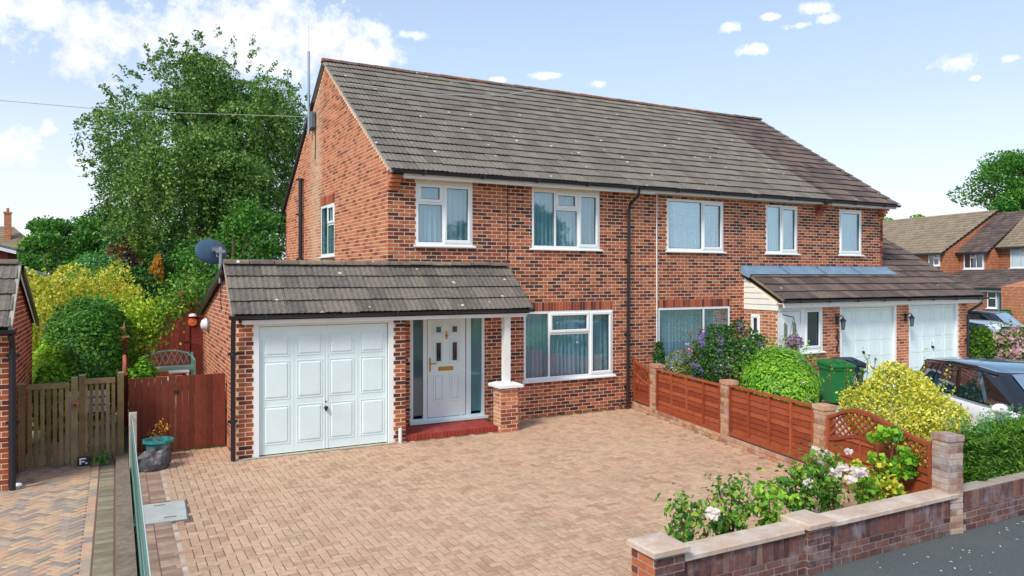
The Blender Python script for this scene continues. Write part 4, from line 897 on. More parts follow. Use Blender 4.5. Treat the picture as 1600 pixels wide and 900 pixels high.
bush('orange_shrub', 'small orange leaved shrub left of the satellite dish', 'shrub', (-3.35, 16.2, 1.8), (.38, .36, 1.85), 4500, .1, 'lf_orange', 37, lump=.3)
bush('dark_shrub', 'dark green shrub behind the climbing rose and the shed', 'shrub', (-4.05, 15.2, 1.5), (.95, .6, 1.7), 10000, .12, 'lf_dark', 38, lump=.2)
bush('mixed_shrub', 'dark green shrub with pale flower heads right behind the satellite dish', 'shrub', (-2.5, 17.0, 1.9), (1.3, .7, 2.1), 14000, .12, 'lf_dark', 39, lump=.2, extra=[('flower_heads', 'fl_cream', 16, .09, .3)])
tree('broadleaf_tree', 'leafy mid green tree between the weeping tree and the gable of the left house', (-.9, 14.5, 3.2), (1.7, 1.4, 2.5), (-.9, 14.5, 0), 20000, .14, 'lf_mid', 40, 50, .75)
tree('dark_tree', 'dense dark green tree under the lower branches of the weeping tree', (-1.8, 24.5, 2.6), (4.2, 1.6, 2.9), (-1.8, 24.5, 0), 24000, .2, 'lf_dark', 41, 70, 1.1)
bush('leafy_shrub', 'bright leafy shrub just over the shed roof, beside the sloping edge of the garage', 'shrub', (-2.75, 15.4, 1.35), (.95, .5, 1.45), 8000, .12, 'lf_rose', 42, lump=.2)
bush('clipped_hedge', 'low clipped green hedge below the far house with a chimney', 'hedge', (-7.9, 22, 2.0), (.9, .6, 1.85), 6000, .12, 'lf_mid', 43, lump=.04)
bush('clipped_hedge', 'low clipped dark hedge beside the flat roofed outbuilding', 'hedge', (-6.3, 17, 1.8), (.75, .5, 1.62), 5000, .1, 'lf_dark', 44, lump=.04)
bush('low_plant', 'low bright green plant behind the left end of the brown boarded gate', 'plant', (-4.16, 2.4, .8), (.26, .3, .58), 2600, .08, 'lf_bright', 45)
# climbing rose on an arch
T = thing('climbing_rose', 'climbing rose with red blooms trained over an arch behind the gates', 'climbing rose', (-4.3, 4.0, 0))
arch = [(-4.25, 3.4, 0), (-4.3, 3.4, 1.0), (-4.1, 3.7, 1.7), (-3.7, 4.2, 2.15), (-3.2, 4.7, 2.45), (-2.95, 4.9, 2.6)]
mk('main_stem', G().tube(arch, .018, 6).tube([(a+.06, b+.08, c*.97) for a, b, c in arch], .015, 6), 'stem', T)
rg = np.random.default_rng(5); tt = rg.random(5200)*5; k = tt.astype(int); A = np.array(arch); PP = A[k]+(A[k+1]-A[k])*(tt-k)[:, None]
dens = np.where(tt < 1.6, .16, .26)[:, None]; qq = rg.normal(size=(5200, 3))*dens*np.array([.8, .8, .8]); qq[:, 2] = np.where(tt > 1.6, np.abs(qq[:, 2])*1.3-.1*rg.random(5200), qq[:, 2]); leafmesh('foliage', 'lf_rose', T, (PP+qq)[:4200], .085, 6)
leafmesh('foliage', 'lf_lime', T, A[2]+rg.normal(size=(1500, 3))*np.array([.28, .2, .3])+np.array([-.1, 0, .35]), .08, 8)
def bloom(parent, c, r, m, seed=0, name='flower'):
    rg = np.random.default_rng(seed+int(abs(c[0]*1000))); P = np.array(c)+sph(rg, 26)*r*rg.uniform(.3, 1, 26)[:, None]*np.array([1, 1, .7]); return leafmesh(name, m, parent, P, r*1.1, seed, up=.6, elong=.8)
for c in ((-3.35, 4.4, 2.62), (-3.32, 4.4, 2.44), (-3.62, 4.2, 2.08), (-3.95, 3.9, 1.45), (-4.15, 3.6, 2.0)): bloom(T, c, .06 if c[2] > 2 else .045, 'fl_red' if c[2] > 2.03 else 'fl_cream')
# right hand gardens
bush('lime_green_bush', 'lime green bush with small white flowers behind the middle fence panel', 'bush', (6.12, -4.05, .98), (.7, .8, .68), 15000, .06, 'lf_bright', 51, lump=.1, extra=[('flower', 'fl_cream', 9, .05, -.3)])
bush('buddleia', 'green shrub with purple flower spikes below the ground floor window', 'shrub', (6.75, -2.2, .95), (.78, .7, .98), 11000, .07, 'lf_dark', 52, lump=.3, extra=[('flower_spike', 'fl_purple', 34, .08, -.1)])
bush('rose_bush', 'green rose bush with a few pale pink blooms between the buddleia and the lime bush', 'rose', (7.0, -3.0, .72), (.55, .55, .76), 6000, .07, 'lf_rose', 53, lump=.2, extra=[('flower', 'fl_cream', 9, .06, .2)])
bush('flowering_plant', 'pale flowered plant with a pink bloom behind the brick post nearest the house', 'plant', (6.2, -1.35, .75), (.42, .4, .6), 4200, .06, 'lf_olive', 54, lump=.3, extra=[('flower', 'fl_cream', 26, .06, 0), ('pink_flower', 'fl_pink', 2, .08, .75)])
bush('leafy_plant', 'slender green plant climbing beside the white cable at the party wall', 'plant', (6.35, -.35, .8), (.14, .14, .78), 1100, .07, 'lf_dark', 55)
bush('red_flowering_shrub', 'thin shrub with dark red flowers in front of the ground floor window', 'shrub', (7.2, -1.0, .95), (.5, .3, .75), 1500, .06, 'lf_rust', 56, lump=.4)
bush('yellow_bush', 'big yellow and green variegated bush behind the lattice topped fence panel', 'bush', (5.62, -6.85, .82), (.68, .78, .82), 22000, .05, 'lf_yellow', 57, lump=.16)
T = thing('shoots', 'upright green shoots rising out of the yellow bush beside the bins', 'shoots', (5.3, -6.0, 1.2))
rg = random.Random(9)
for i in range(9):
    x, y = 5.2+rg.uniform(-.5, .6), -6.3+rg.uniform(-.5, .5); h = rg.uniform(.25, .5); z = 1.35
    mk('shoot', G().tube([(x, y, z), (x+.04, y, z+h)], .006, 4), 'stem', T)
    q = np.random.default_rng(i); t_ = q.random(26)[:, None]; leafmesh('leaves', 'lf_mid', T, np.array([x, y, z])+np.array([.04, 0, h])*t_+q.normal(0, .022, (26, 3)), .05, i)
# clipped conifer hedge on the street corner: upright sprays in a rounded box
T = thing('conifer_hedge', 'thick green conifer hedge on the street wall right of the tall brick pier', 'hedge', (5.9, -7.9, 0))
rg = np.random.default_rng(77); n = 46000; U = rg.random((n, 3)); f = rg.integers(0, 4, n)
hx0, hx1, hy0, hy1, hz = 5.12, 8.2, -8.24, -7.84, .94
P = np.stack([hx0+(hx1-hx0)*U[:, 0], hy0+(hy1-hy0)*U[:, 1], .35+(hz-.35)*U[:, 2]], 1)
P[f == 0, 1] = hy0+.05; P[f == 1, 1] = hy0+.05; P[f == 2, 2] = hz-.02; P[f == 3, 0] = hx0+.04
P += rg.normal(0, .03, P.shape); sag = .09*np.sin(P[:, 0]*1.9+1)+.07*np.sin(P[:, 0]*4.3+P[:, 1]*3); P[:, 2] += np.where(P[:, 2] > .9, sag*.8, 0)
cor = np.clip((P[:, 2]-1.0)/.25, 0, 1)**2*.12; P[:, 1] += np.where(f < 2, cor, 0)
leafmesh('foliage', 'lf_hedge', T, P, .075, 78, up=0, elong=.3)
sp = np.stack([hx0+(hx1-hx0)*rg.random(150), hy0+.15+(hy1-hy0)*.7*rg.random(150), np.full(150, hz)], 1); tw = (sp[:, None, :]+np.array([0, 0, 1])*rg.random((150, 14, 1))*rg.uniform(.06, .3, (150, 1, 1))).reshape(-1, 3)
leafmesh('wispy_shoots', 'lf_sage', T, tw+rg.normal(0, .012, tw.shape), .05, 79, up=0, elong=.3)
mk('hedge_stems', G().box(5.3, 8.1, -8.1, -7.95, -.1, .85), 'bark', T)
# climber against the lattice panel
T = thing('climbing_shrub', 'young yellow-green shrub growing against the lattice fence panel by the tall pier', 'shrub', (4.2, -7.6, 0))
rg = random.Random(3)
for i in range(6):
    x, y = 4.12+rg.uniform(-.22, .1), -7.62+rg.uniform(-.25, .2)
    mk('stem', G().tube([(4.05+.03*i, -7.7, 0), (x, y, .5), (x+rg.uniform(-.1, .1), y, rg.uniform(.8, 1.0))], [.012, .009, .004], 5), 'stem', T)
leafmesh('foliage', 'lf_bright', T, crownpts((4.08, -7.7, .72), (.2, .3, .36), 620, 16, .12, 4), .085, 4, elong=.9); leafmesh('yellowing_leaves', 'lf_gold', T, crownpts((3.98, -7.65, .45), (.3, .32, .36), 420, 14, .12, 5), .07, 5, elong=.8)
# roses in the front bed
def rose(x, y, h, w, label, seed, flowers, n=700):
    T = thing('rose_bush', label, 'rose', (x, y, 0), group='rose bushes in the front bed'); rg = random.Random(seed); q = np.random.default_rng(seed); out = []
    for i in range(6):
        a = rg.uniform(0, 6.28); r = w*rg.uniform(.4, 1); e = Vector((x+math.cos(a)*r, y+math.sin(a)*r*.7, h*rg.uniform(.72, 1.02))); m_ = Vector((x+math.cos(a)*r*.45, y+math.sin(a)*r*.3, h*.45)); mk('cane', G().tube([(x, y, 0), m_, e], [.014, .01, .005], 5), 'stem', T)
        for t in np.linspace(.35, 1.04, 9):
            c = np.array(Vector((x, y, 0)).lerp(m_, t*2) if t < .5 else m_.lerp(e, t*2-1)); out.append(c+q.normal(0, .055+.02*t, (int(n/50), 3)))
    out.append(crownpts((x, y, h*.68), (w*.85, w*.7, h*.3), n//2, 12, .1, seed))
    leafmesh('foliage', 'lf_rose' if seed % 3 else 'lf_bright', T, np.concatenate(out), .066, seed, elong=.75)
    for i in range(flowers):
        a = rg.uniform(0, 6.28); bloom(T, (x+math.cos(a)*w*rg.uniform(.2, 1), y+math.sin(a)*w*.7-.05, h*rg.uniform(.78, 1.08)), rg.uniform(.045, .07), 'fl_white', i)
rose(.62, -7.95, .75, .34, 'leafy rose bush right behind the capped brick pier at the driveway entrance', 61, 1, 330)
rose(1.12, -7.9, .82, .36, 'tallest open rose bush between the entrance pier and the middle pier', 62, 1, 420)
rose(1.72, -7.95, .72, .3, 'sparse rose bush just left of the middle pier of the front wall', 63, 0, 260)
rose(2.42, -7.75, .78, .36, 'full rose bush with one low white bloom beside the middle pier', 64, 2, 520)
rose(2.95, -7.75, .85, .38, 'rose bush covered with clusters of white blooms right of the middle pier', 65, 12, 520)
rose(3.5, -7.8, .62, .22, 'small rose bush at the right end of the rose bed near the lattice panel', 66, 1, 240)
# ------------------------------------------------------------------ fence between the two front gardens
ang = math.atan2(-1, -.2)                                       # local x runs from the house to the street
def fence_root(name, label, cat, y, group): return thing(name, label, cat, (FX(y), y, 0), ang, group)
def lap_panel(y0, y1, label, zb, zt):
    L = (y0-y1)*math.hypot(1, .2); t = fence_root('fence_panel', label, 'fence panel', y0, 'brown fence panels between the front gardens')
    nb = 8; h = (zt-zb-.08)/nb; random.seed(int(L*100))
    for i in range(nb):
        z = zb+.04+i*h; n = 15; top = [random.uniform(-.008, .008) for _ in range(n+1)]; gg = G()
        for j in range(n+1): x = .02+(L-.04)*j/n; gg.v += [(x, -.018, z-.012+top[j]), (x, .0, z+h+.01), (x, .012, z+h+.01), (x, -.004, z-.012+top[j])]
        for j in range(n): k = 4*j; gg.f += [(k, k+4, k+5, k+1), (k+3, k+2, k+6, k+7), (k, k+3, k+7, k+4)]
        mk('slat', gg, 'fence_stain', t, world=False)
    for x in (.0, L*.25, L*.5, L*.75, L-.045): mk('batten', G().box(x, x+.045, -.045, -.012, zb, zt).box(x, x+.045, .012, .035, zb, zt), 'fence_stain', t, world=False)
    mk('rail', G().box(-.01, L+.01, -.05, .04, zt, zt+.03), 'fence_stain', t, world=False); mk('rail', G().box(.0, L, -.047, .03, zb-.03, zb+.03), 'fence_stain', t, world=False)
    return t
# local +y of the root faces into our driveway or away?  x'=( -.2,-1 ), y' = rotate +90 = (1,-.2): away, so faces toward -y' are ours
lap_panel(-1.16, -3.59, 'plain brown fence panel between the post nearest the house and the second post', .17, 1.0)
lap_panel(-3.87, -6.07, 'plain brown fence panel between the second and third brick posts', .2, 1.04)
def lattice_panel(y0, y1, label, topf, midf, zb, nrow):
    L = (y0-y1)*math.hypot(1, .2); t = fence_root('fence_panel', label, 'fence panel', y0, 'brown fence panels between the front gardens')
    n = 14
    def strip(f, dz, y0_=-.045, y1_=.03):
        gg = G()
        for j in range(n+1): x = L*j/n; z = f(x/L); gg.v += [(x, y0_, z-dz), (x, y1_, z-dz), (x, y1_, z), (x, y0_, z)]
        for j in range(n): k = 4*j; gg.f += [(k, k+1, k+5, k+4), (k+1, k+2, k+6, k+5), (k+2, k+3, k+7, k+6), (k+3, k, k+4, k+7)]
        gg.f += [(0, 1, 2, 3), (4*n, 4*n+3, 4*n+2, 4*n+1)]; return gg
    mk('rail', strip(topf, .045), 'fence_stain', t, world=False); mk('rail', strip(midf, .045), 'fence_stain', t, world=False)
    mk('rail', G().box(0, L, -.045, .03, zb-.02, zb+.03), 'fence_stain', t, world=False)
    for x in (0, L-.045): mk('stile', G().box(x, x+.045, -.05, .035, zb, topf(x/L)-.0), 'fence_stain', t, world=False)
    mk('batten', G().box(L*.35, L*.35+.02, -.04, -.02, zb, midf(.35)-.03), 'fence_stain', t, world=False)
    zm = min(midf(i/10) for i in range(11))
    h = (max(midf(i/10) for i in range(11))-zb)/nrow
    for i in range(nrow):
        gg = G(); z = zb+i*h; m = 10
        for j in range(m+1):
            x = .02+(L-.04)*j/m; zt = min(z+h+.005, midf(x/L)-.02); zz = min(z, zt-.002); gg.v += [(x, -.024 if i % 2 else -.03, zz), (x, -.008 if i % 2 else -.02, zt), (x, .005, zt), (x, .005, zz)]
        for j in range(m): k = 4*j; gg.f += [(k, k+4, k+5, k+1), (k+3, k+2, k+6, k+7), (k, k+3, k+7, k+4), (k+1, k+5, k+6, k+2)]
        mk('slat', gg, 'fence_stain', t, world=False)
    for s, yy in ((1, -.02), (-1, -.008)):                       # two layers of diagonal laths
        k = -1.2
        while k < L+1.2:
            pts = []; st = .02; x = 0
            while x <= L:
                z = .5+(x-k)*.82*s
                if midf(x/L)-.01 < z < topf(x/L)-.01: pts.append((x, z))
                x += st
            if len(pts) > 1:
                (xa, za), (xb, zb_) = pts[0], pts[-1]; d = Vector((xb-xa, 0, zb_-za)).normalized(); nn = Vector((-d.z, 0, d.x))*.014; gg = G()
                gg.v = [tuple(Vector((p, q, r))+o) for p, q, r, o in ((xa, yy-.006, za, -nn), (xb, yy-.006, zb_, -nn), (xb, yy-.006, zb_, nn), (xa, yy-.006, za, nn), (xa, yy+.006, za, -nn), (xb, yy+.006, zb_, -nn), (xb, yy+.006, zb_, nn), (xa, yy+.006, za, nn))]
                gg.f = [(0, 1, 2, 3), (7, 6, 5, 4), (0, 4, 5, 1), (3, 2, 6, 7)]
                mk('lath', gg, 'fence_stain', t, world=False)
            k += .125
    return t
lattice_panel(-.08, -.87, 'short brown fence panel with a small dipping lattice top against the house wall', lambda f: 1.13-.2*f**.6+.03*f, lambda f: .86-.22*f**.7, .2, 5)
lattice_panel(-6.35, -8.18, 'brown fence panel with a curved lattice top beside the tall corner pier', lambda f: .96+.2*math.sin(min(1, f/.62)*PI)**1.3*(1 if f < .31 else 1)*(1 if f < .62 else 0)+(.0 if f < .62 else 0)+.0 if f < .31 else .96+.2*(.5+.5*math.cos((f-.31)/.69*PI))-.0, lambda f: .66+.15*(.5-.5*math.cos(min(f/.35, 1)*PI)) if f < .35 else .66+.15*(.5+.5*math.cos((f-.35)/.65*PI))-.06*(f-.35)/.65, .22, 5)
PF = Pool()
def post(y, label, h, w=.225, m='brick_pier', flat=True, group='brick posts of the side fence'):
    t = fence_root('brick_post', label, 'brick post', y, group); M = Matrix.LocRotScale(Vector((FX(y), y, 0)), Matrix.Rotation(ang, 3, 'Z'), None)
    core = mk('core', G().box(0, w, -.06, w-.08, -.1, h-.08).xf(M), 'mortar_dark', t)
    mc = M.to_translation()
    faces = [((0, -.06), (1, 0), w), ((w, -.06), (0, 1), w-.02), ((0, w-.08), (0, -1), w-.02), ((w, w-.08), (-1, 0), w)]
    for (ox, oy), (ux, uy), L in faces:
        O = M @ Vector((ox, oy, 0)); u = M.to_3x3() @ Vector((ux, uy, 0)); bricks(PF, core, frame(O, u), 0 if y > -8 else -.075, h-.1, lambda z: [(0, L)], [], m, off=.02, proud=.006)
    O = M @ Matrix.Translation((-.015, -.075, h-.085)); mk('cap_brick', G().box(0, w+.03, 0, w/2+.01, 0, .07).xf(O), m, core); mk('cap_brick', G().box(0, w+.03, w/2+.02, w+.01, 0, .07).xf(O), m, core)
    return t
post(-.91, 'brick fence post nearest the house beside the short lattice panel', 1.13); post(-3.63, 'second brick fence post from the house, between the two plain panels', 1.15); post(-6.1, 'third brick fence post, between a plain panel and the lattice topped panel', 1.12)
post(-8.21, 'tall weathered brick pier on the street corner at the end of the fence', 1.12, .235, 'brick_pale')
T = fence_root('plinth_wall', 'low pale brick plinth running along under the brown fence', 'low wall', -.02, None); L = 8.2
M = Matrix.LocRotScale(Vector((FX(-.02), -.02, 0)), Matrix.Rotation(ang, 3, 'Z'), None)
core = mk('core', G().box(0, L, -.05, .16, -.1, .14).xf(M), 'mortar_dark', T)
O = M @ Vector((0, -.05, 0)); u = M.to_3x3() @ Vector((1, 0, 0)); bricks(PF, core, frame(O, u), 0, .15, lambda z: [(0, L)], [], 'brick_pier', proud=.01)
PF.done()

# ------------------------------------------------------------------ street wall
def street_wall(x0, x1, yf, zt, label, piers, coping, m='brick_grey', name='street_wall', z0=-.08):
    T = thing(name, label, 'brick wall', ((x0+x1)/2, yf, z0)); PW = Pool(); F = frame((0, yf, 0), (1, 0, 0)); FB = frame((0, yf+.215, 0), (-1, 0, 0))
    core = mk('core', G().box(x0, x1, yf, yf+.215, z0-.05, zt), 'mortar_dark', T)
    bricks(PW, core, F, z0+.005, zt-.225, lambda z: [(x0, x1)], [], m, proud=.006)
    n = int((x1-x0)/.075); s = (x1-x0)/n; key = ('so', round(s, 4))
    tpl(key, G().box(0, s-.011, -.006, .222, 0, .215))
    for i in range(n): PW.add('brick', key, F @ Matrix.Translation((x0+i*s, -random.uniform(0, .003), zt-.218)), m, core, 'brickwork')
    for (px, pw, ph, cap) in piers:
        pt = mk('pier', G().box(px, px+pw, yf-.05, yf+pw-.05, z0-.05, ph-.06), 'mortar_dark', T)
        for (ox, oy, ux, uy, L) in ((px, yf-.05, 1, 0, pw), (px, yf+pw-.05, 0, -1, pw), (px+pw, yf-.05, 0, 1, pw), (px+pw, yf+pw-.05, -1, 0, pw)):
            bricks(PW, pt, frame((ox, oy, 0), (ux, uy, 0)), z0+.005, ph-.06, lambda z: [(0, L)], [], 'brick_soldier_and_lit_face' if ux == 0 and uy < 0 and px < 0 else m, off=.0 if ux else .1, proud=.006)  # left face of the entrance pier coloured warmer, as the sunlit side
        e = .04; a, b, c, d = px-e, px+pw+e, yf-.05-e, yf+pw-.05+e; k = .03 if cap else .01; mx, my = (a+b)/2, (c+d)/2
        mk('pier_cap', G().add([(a, c, ph-.06), (b, c, ph-.06), (b, d, ph-.06), (a, d, ph-.06), (a, c, ph-.015), (b, c, ph-.015), (b, d, ph-.015), (a, d, ph-.015), (a+.02, c+.02, ph), (b-.02, c+.02, ph), (b-.02, d-.02, ph), (a+.02, d-.02, ph), (mx, my, ph+k)],
           [(3, 2, 1, 0), (0, 1, 5, 4), (1, 2, 6, 5), (2, 3, 7, 6), (3, 0, 4, 7), (4, 5, 9, 8), (5, 6, 10, 9), (6, 7, 11, 10), (7, 4, 8, 11), (8, 9, 12), (9, 10, 12), (10, 11, 12), (11, 8, 12)]), 'coping', T)
    if coping:
        segs = [(x0, piers[1][0]-.04) if len(piers) > 1 else (x0, x1)]+([(piers[1][0]+piers[1][1]+.04, x1)] if len(piers) > 1 else [])
        for a, b in segs:
            k = max(1, round((b-a)/.6))
            for i in range(k): mk('coping_stone', G().prism([(yf-.04, zt), (yf+.25, zt), (yf+.25, zt+.045), (yf+.24, zt+.05), (yf-.03, zt+.05), (yf-.04, zt+.04)], 'x', a+(b-a)*i/k, a+(b-a)*(i+1)/k-.006), 'coping', T)
    else:
        pass
    PW.done(); return T
street_wall(.02, 4.3, -8.43, .36, 'front garden wall of dark bricks with a pinkish coping and two capped piers', [(-.33, .34, .53, 1), (1.68, .33, .46, 0)], True)
street_wall(4.47, 12, -8.43, .40, 'uncapped dark brick wall below the conifer hedge next door', [], False, name='hedge_wall')

# ------------------------------------------------------------------ gates, posts and small things on the left
T = thing('boarded_gate', 'brown boarded side gate and fence panel between the front garage and the boundary', 'gate', (-3.68, .25, 0)); random.seed(5)
def vboards(T, x0, x1, w, y, z0, z1, m, gap=.003, th=.018):
    n = max(1, round((x1-x0)/w)); w = (x1-x0)/n
    for i in range(n): mk('board', G().bbox(x0+i*w, x0+(i+1)*w-gap, y-random.uniform(0, .004), y+th, z0, z1, .004), m, T)
vboards(T, -4.46, -3.86, .1, .24, .03, 1.3, 'gate_brown'); vboards(T, -3.73, -2.93, .1, .24, .03, 1.3, 'gate_brown')
mk('gate_post', G().box(-3.85, -3.77, .22, .3, 0, 1.34), 'gate_brown', T)
mk('light_gap', G().box(-3.768, -3.735, .265, .27, 0, 1.3), 'brick_orange', T)
mk('rail', G().box(-4.46, -3.86, .262, .3, .25, .33).box(-4.46, -3.86, .262, .3, 1.05, 1.13).box(-3.73, -2.93, .262, .3, .25, .33).box(-3.73, -2.93, .262, .3, 1.05, 1.13), 'gate_brown', T)
mk('hinge', G().box(-3.76, -3.7, .225, .236, 1.0, 1.05), 'black_plastic', T)
def picket_gate(x0, x1, zt, label, n, w, brace=True):
    T = thing('picket_gate', label, 'gate', ((x0+x1)/2, -.1, 0), group='weathered picket gates of the left driveway'); st = (x1-x0-w)/(n-1)
    for i in range(n): x = x0+i*st; mk('picket', G().bbox(x, x+w, -.14-random.uniform(0, .004), -.118, .04+random.uniform(0, .015), zt-.08, .004), 'picket', T)
    mk('top_rail', G().box(x0, x1, -.16, -.06, zt-.08, zt), 'picket', T)
    for z in (.22, .62): mk('rail', G().box(x0, x1, -.116, -.08, z, z+.07), 'picket', T)
    if brace: mk('brace', G().add([(x0, -.115, .3), (x0, -.08, .3), (x1, -.08, .98), (x1, -.115, .98), (x0, -.115, .22), (x0, -.08, .22), (x1, -.08, .9), (x1, -.115, .9)], [(0, 1, 2, 3), (4, 7, 6, 5), (0, 3, 7, 4), (1, 5, 6, 2)]), 'picket', T)
    return T
picket_gate(-5.86, -5.3, 1.34, 'weathered wooden picket gate section beside the left brick garage', 7, .058)
picket_gate(-5.1, -4.66, 1.38, 'weathered wooden picket gate section beside the boundary post', 6, .052)
for x, h, lab in ((-5.98, 1.36, 'weathered timber gate post against the left brick garage'), (-5.27, 1.42, 'weathered timber gate post, left one of the pair in the middle of the picket gates'), (-5.165, 1.45, 'weathered timber gate post, right one of the pair in the middle of the picket gates'), (-4.62, 1.46, 'weathered timber gate post at the boundary next to the brown boarded gate')):
    T = thing('gate_post', lab, 'post', (x+.04, -.1, 0), group='timber posts of the picket gates')
    mk('shaft', G().box(-.045, .045, -.045, .045, -.05, h-.01), 'picket', T, world=False); mk('weathered_top', G().box(-.045, .045, -.045, .045, h-.01, h), 'concrete', T, world=False)
T = thing('gate_latch', 'round dark gate latch on the left middle post of the picket gates', 'latch', (-5.22, -.16, .98)); mk('ring', G().lathe([(.05, 0), (.05, -.02), (.03, -.03)], (0, 0, 0), 12, 'y'), 'brick_orange', T, world=False); mk('centre', G().lathe([(.022, -.028), (.022, -.04)], (0, 0, 0), 10, 'y'), 'black_plastic', T, world=False)
T = thing('small_sign', 'small black and white plate low on the picket gate', 'sign', (-5.1, -.2, .07)); mk('plate', G().box(-.09, .09, -.01, .01, -.05, .09), 'black_plastic', T, world=False); mk('marking', G().box(-.06, -.035, -.013, -.011, -.03, .07).box(-.035, .03, -.013, -.011, .045, .07).box(-.035, .015, -.013, -.011, .0, .02).box(.02, .05, -.013, -.011, -.03, -.005), 'white', T, world=False)
T = thing('concrete_post', 'short mossy concrete fence post standing where the boundary kerb begins', 'post', (-4.42, -1.0, 0)); mk('shaft', G().bbox(-.055, .055, -.055, .055, -.05, .93, .008), 'concrete', T, world=False); mk('dark_edge', G().box(-.062, -.055, -.05, .05, 0, .72), 'black_plastic', T, world=False)
# chain link along the boundary
T = thing('chain_link_fence', 'green wire chain link fence running along the boundary kerb', 'wire fence', (-4.43, -4, 0)); gg = G(); zt = .84; st = .13
y = -8.3
while y < -1.0:
    gg.tube([(-4.44, y, .03), (-4.43, y+.4, .43), (-4.44, y+.8, zt)] if y < -1.9 else [(-4.44, y, .03), (-4.44, min(-1.0, y+.4), .43)], .003, 3, False); gg.tube([(-4.43, y, zt), (-4.44, y+.4, .43), (-4.43, y+.8, .03)] if y < -1.9 else [(-4.43, y, zt), (-4.44, min(-1.0, y+.4), .43)], .003, 3, False); y += st
tag(mk('wire_mesh', gg, 'wire_green', T), kind='stuff')
for z in (.05, .44, .85): mk('line_wire', G().tube([(-4.435, -8.3, z), (-4.43, -1.0, z)], .006, 5), 'wire_grey', T)
mk('fixing_bar', G().box(-4.45, -4.43, -1.06, -1.03, 0, .88), 'steel', T)
T = thing('plant_pot', 'turquoise octagonal plastic planter in front of the brown boarded gate', 'planter', (-4.04, -.32, 0))
mk('tub', G().lathe([(.15, 0), (.15, .03), (.16, .04), (.2, .3), (.25, .31), (.25, .35), (.21, .35), (.19, .3)], n=8), 'teal_plastic', T, world=False); mk('soil', G().lathe([(.19, .29), (.02, .31)], n=8), 'soil', T, world=False)
T = thing('potted_plant', 'small half dead plant with yellow and red leaves growing in the turquoise planter', 'plant', (-4.02, -.32, .3)); mk('stem', G().tube([(0, 0, 0), (.03, 0, .18), (.1, 0, .27)], .008, 5).tube([(0, 0, 0), (-.08, .02, .14), (-.16, .02, .17)], .006, 5).tube([(.02, 0, .1), (-.02, 0, .26)], .006, 5), 'stem', T, world=False)
q = np.random.default_rng(3); C = np.array([(.1, 0, .26), (.06, 0, .2), (-.15, 0, .16), (-.08, 0, .13), (-.02, 0, .25), (.02, 0, .3)]); leafmesh('leaves', 'lf_orange', T, C[q.integers(0, 6, 60)]+q.normal(0, .035, (60, 3))+np.array([-4.02, -.32, .3]), .05, 3)
T = thing('stone_trough', 'mottled dark stone trough like a hollow log beside the turquoise planter', 'stone trough', (-4.16, -.88, 0)); gg = G(); n = 16
for r_, z_ in ((.22, 0), (.25, .06), (.24, .14), (.2, .2), (.15, .17), (.12, .1)):
    for j in range(n): a = 2*PI*j/n; k = 1+.1*math.sin(3*a+z_*9)+.06*math.sin(7*a); gg.v.append((r_*k*1.1*math.cos(a), r_*k*.8*math.sin(a), z_*(1.25+.45*math.cos(a-.4))))
for i in range(5):
    for j in range(n): gg.f.append((i*n+j, i*n+(j+1) % n, (i+1)*n+(j+1) % n, (i+1)*n+j))
mk('trough', gg, 'stone_dark', T, smooth=True, world=False, sharp=60); mk('soil', G().lathe([(.13, .1), (.01, .12)], n=10), 'roof_deck', T, world=False)
mk('raised_knot', G().ell((.14, -.06, .17), (.12, .12, .13), 10, 7), 'stone_dark', T, smooth=True, world=False, sharp=60)
T = thing('white_stone', 'small pale stone lying at the foot of the left drainpipe', 'stone', (-5.9, -1.1, .03)); mk('pebble', G().ell((0, 0, 0), (.07, .05, .035), 9, 6), 'white', T, smooth=True, world=False)
T = thing('weed', 'small green weed at the foot of the picket gate beside the boundary', 'weed', (-4.85, -.25, 0)); leafmesh('leaves', 'lf_mid', T, np.random.default_rng(2).normal(size=(150, 3))*np.array([.09, .05, .06])+np.array([-4.85, -.25, .12]), .05, 2)
T = thing('wheelie_bin_row', 'white slatted crate stored behind the picket gates', 'crate', (-5.1, .5, 0))
for i in range(3): mk('slat', G().box(-5.35, -4.75, .45, .47, .75+i*.13, .85+i*.13), 'white_paint', T)
for x in (-5.34, -5.05, -4.8): mk('upright', G().box(x, x+.05, .47, .5, 0, 1.1), 'white_paint', T)
T.name = 'slatted_crate'
# arch post with finial
T = thing('timber_post', 'dark brown square garden post with a pointed finial behind the gates', 'post', (-4.5, 3.0, 0)); mk('shaft', G().box(-.07, .07, -.07, .07, 0, 1.8), 'gate_brown', T, world=False); mk('cap', G().box(-.09, .09, -.09, .09, 1.8, 1.83), 'brick_orange', T, world=False); mk('finial', G().lathe([(.04, 1.83), (.02, 1.9), (.035, 1.95), (.004, 2.1)], n=8), 'brick_orange', T, world=False)
T = thing('paling_fence', 'old leaning grey timber boundary rail behind the picket gate and the post', 'fence', (-4.62, 1.6, 0))
for i in range(11): mk('pale', G().box(-4.63, -4.61, .4+i*.26, .6+i*.26, 0, 1.1-.0*i), 'picket', T)
mk('pink_rail', G().tube([(-4.5, .5, 1.36), (-4.52, 1.2, 1.28), (-4.5, 1.9, 1.42), (-4.5, 2.6, 1.46)], .035, 6), 'brick_side', T)
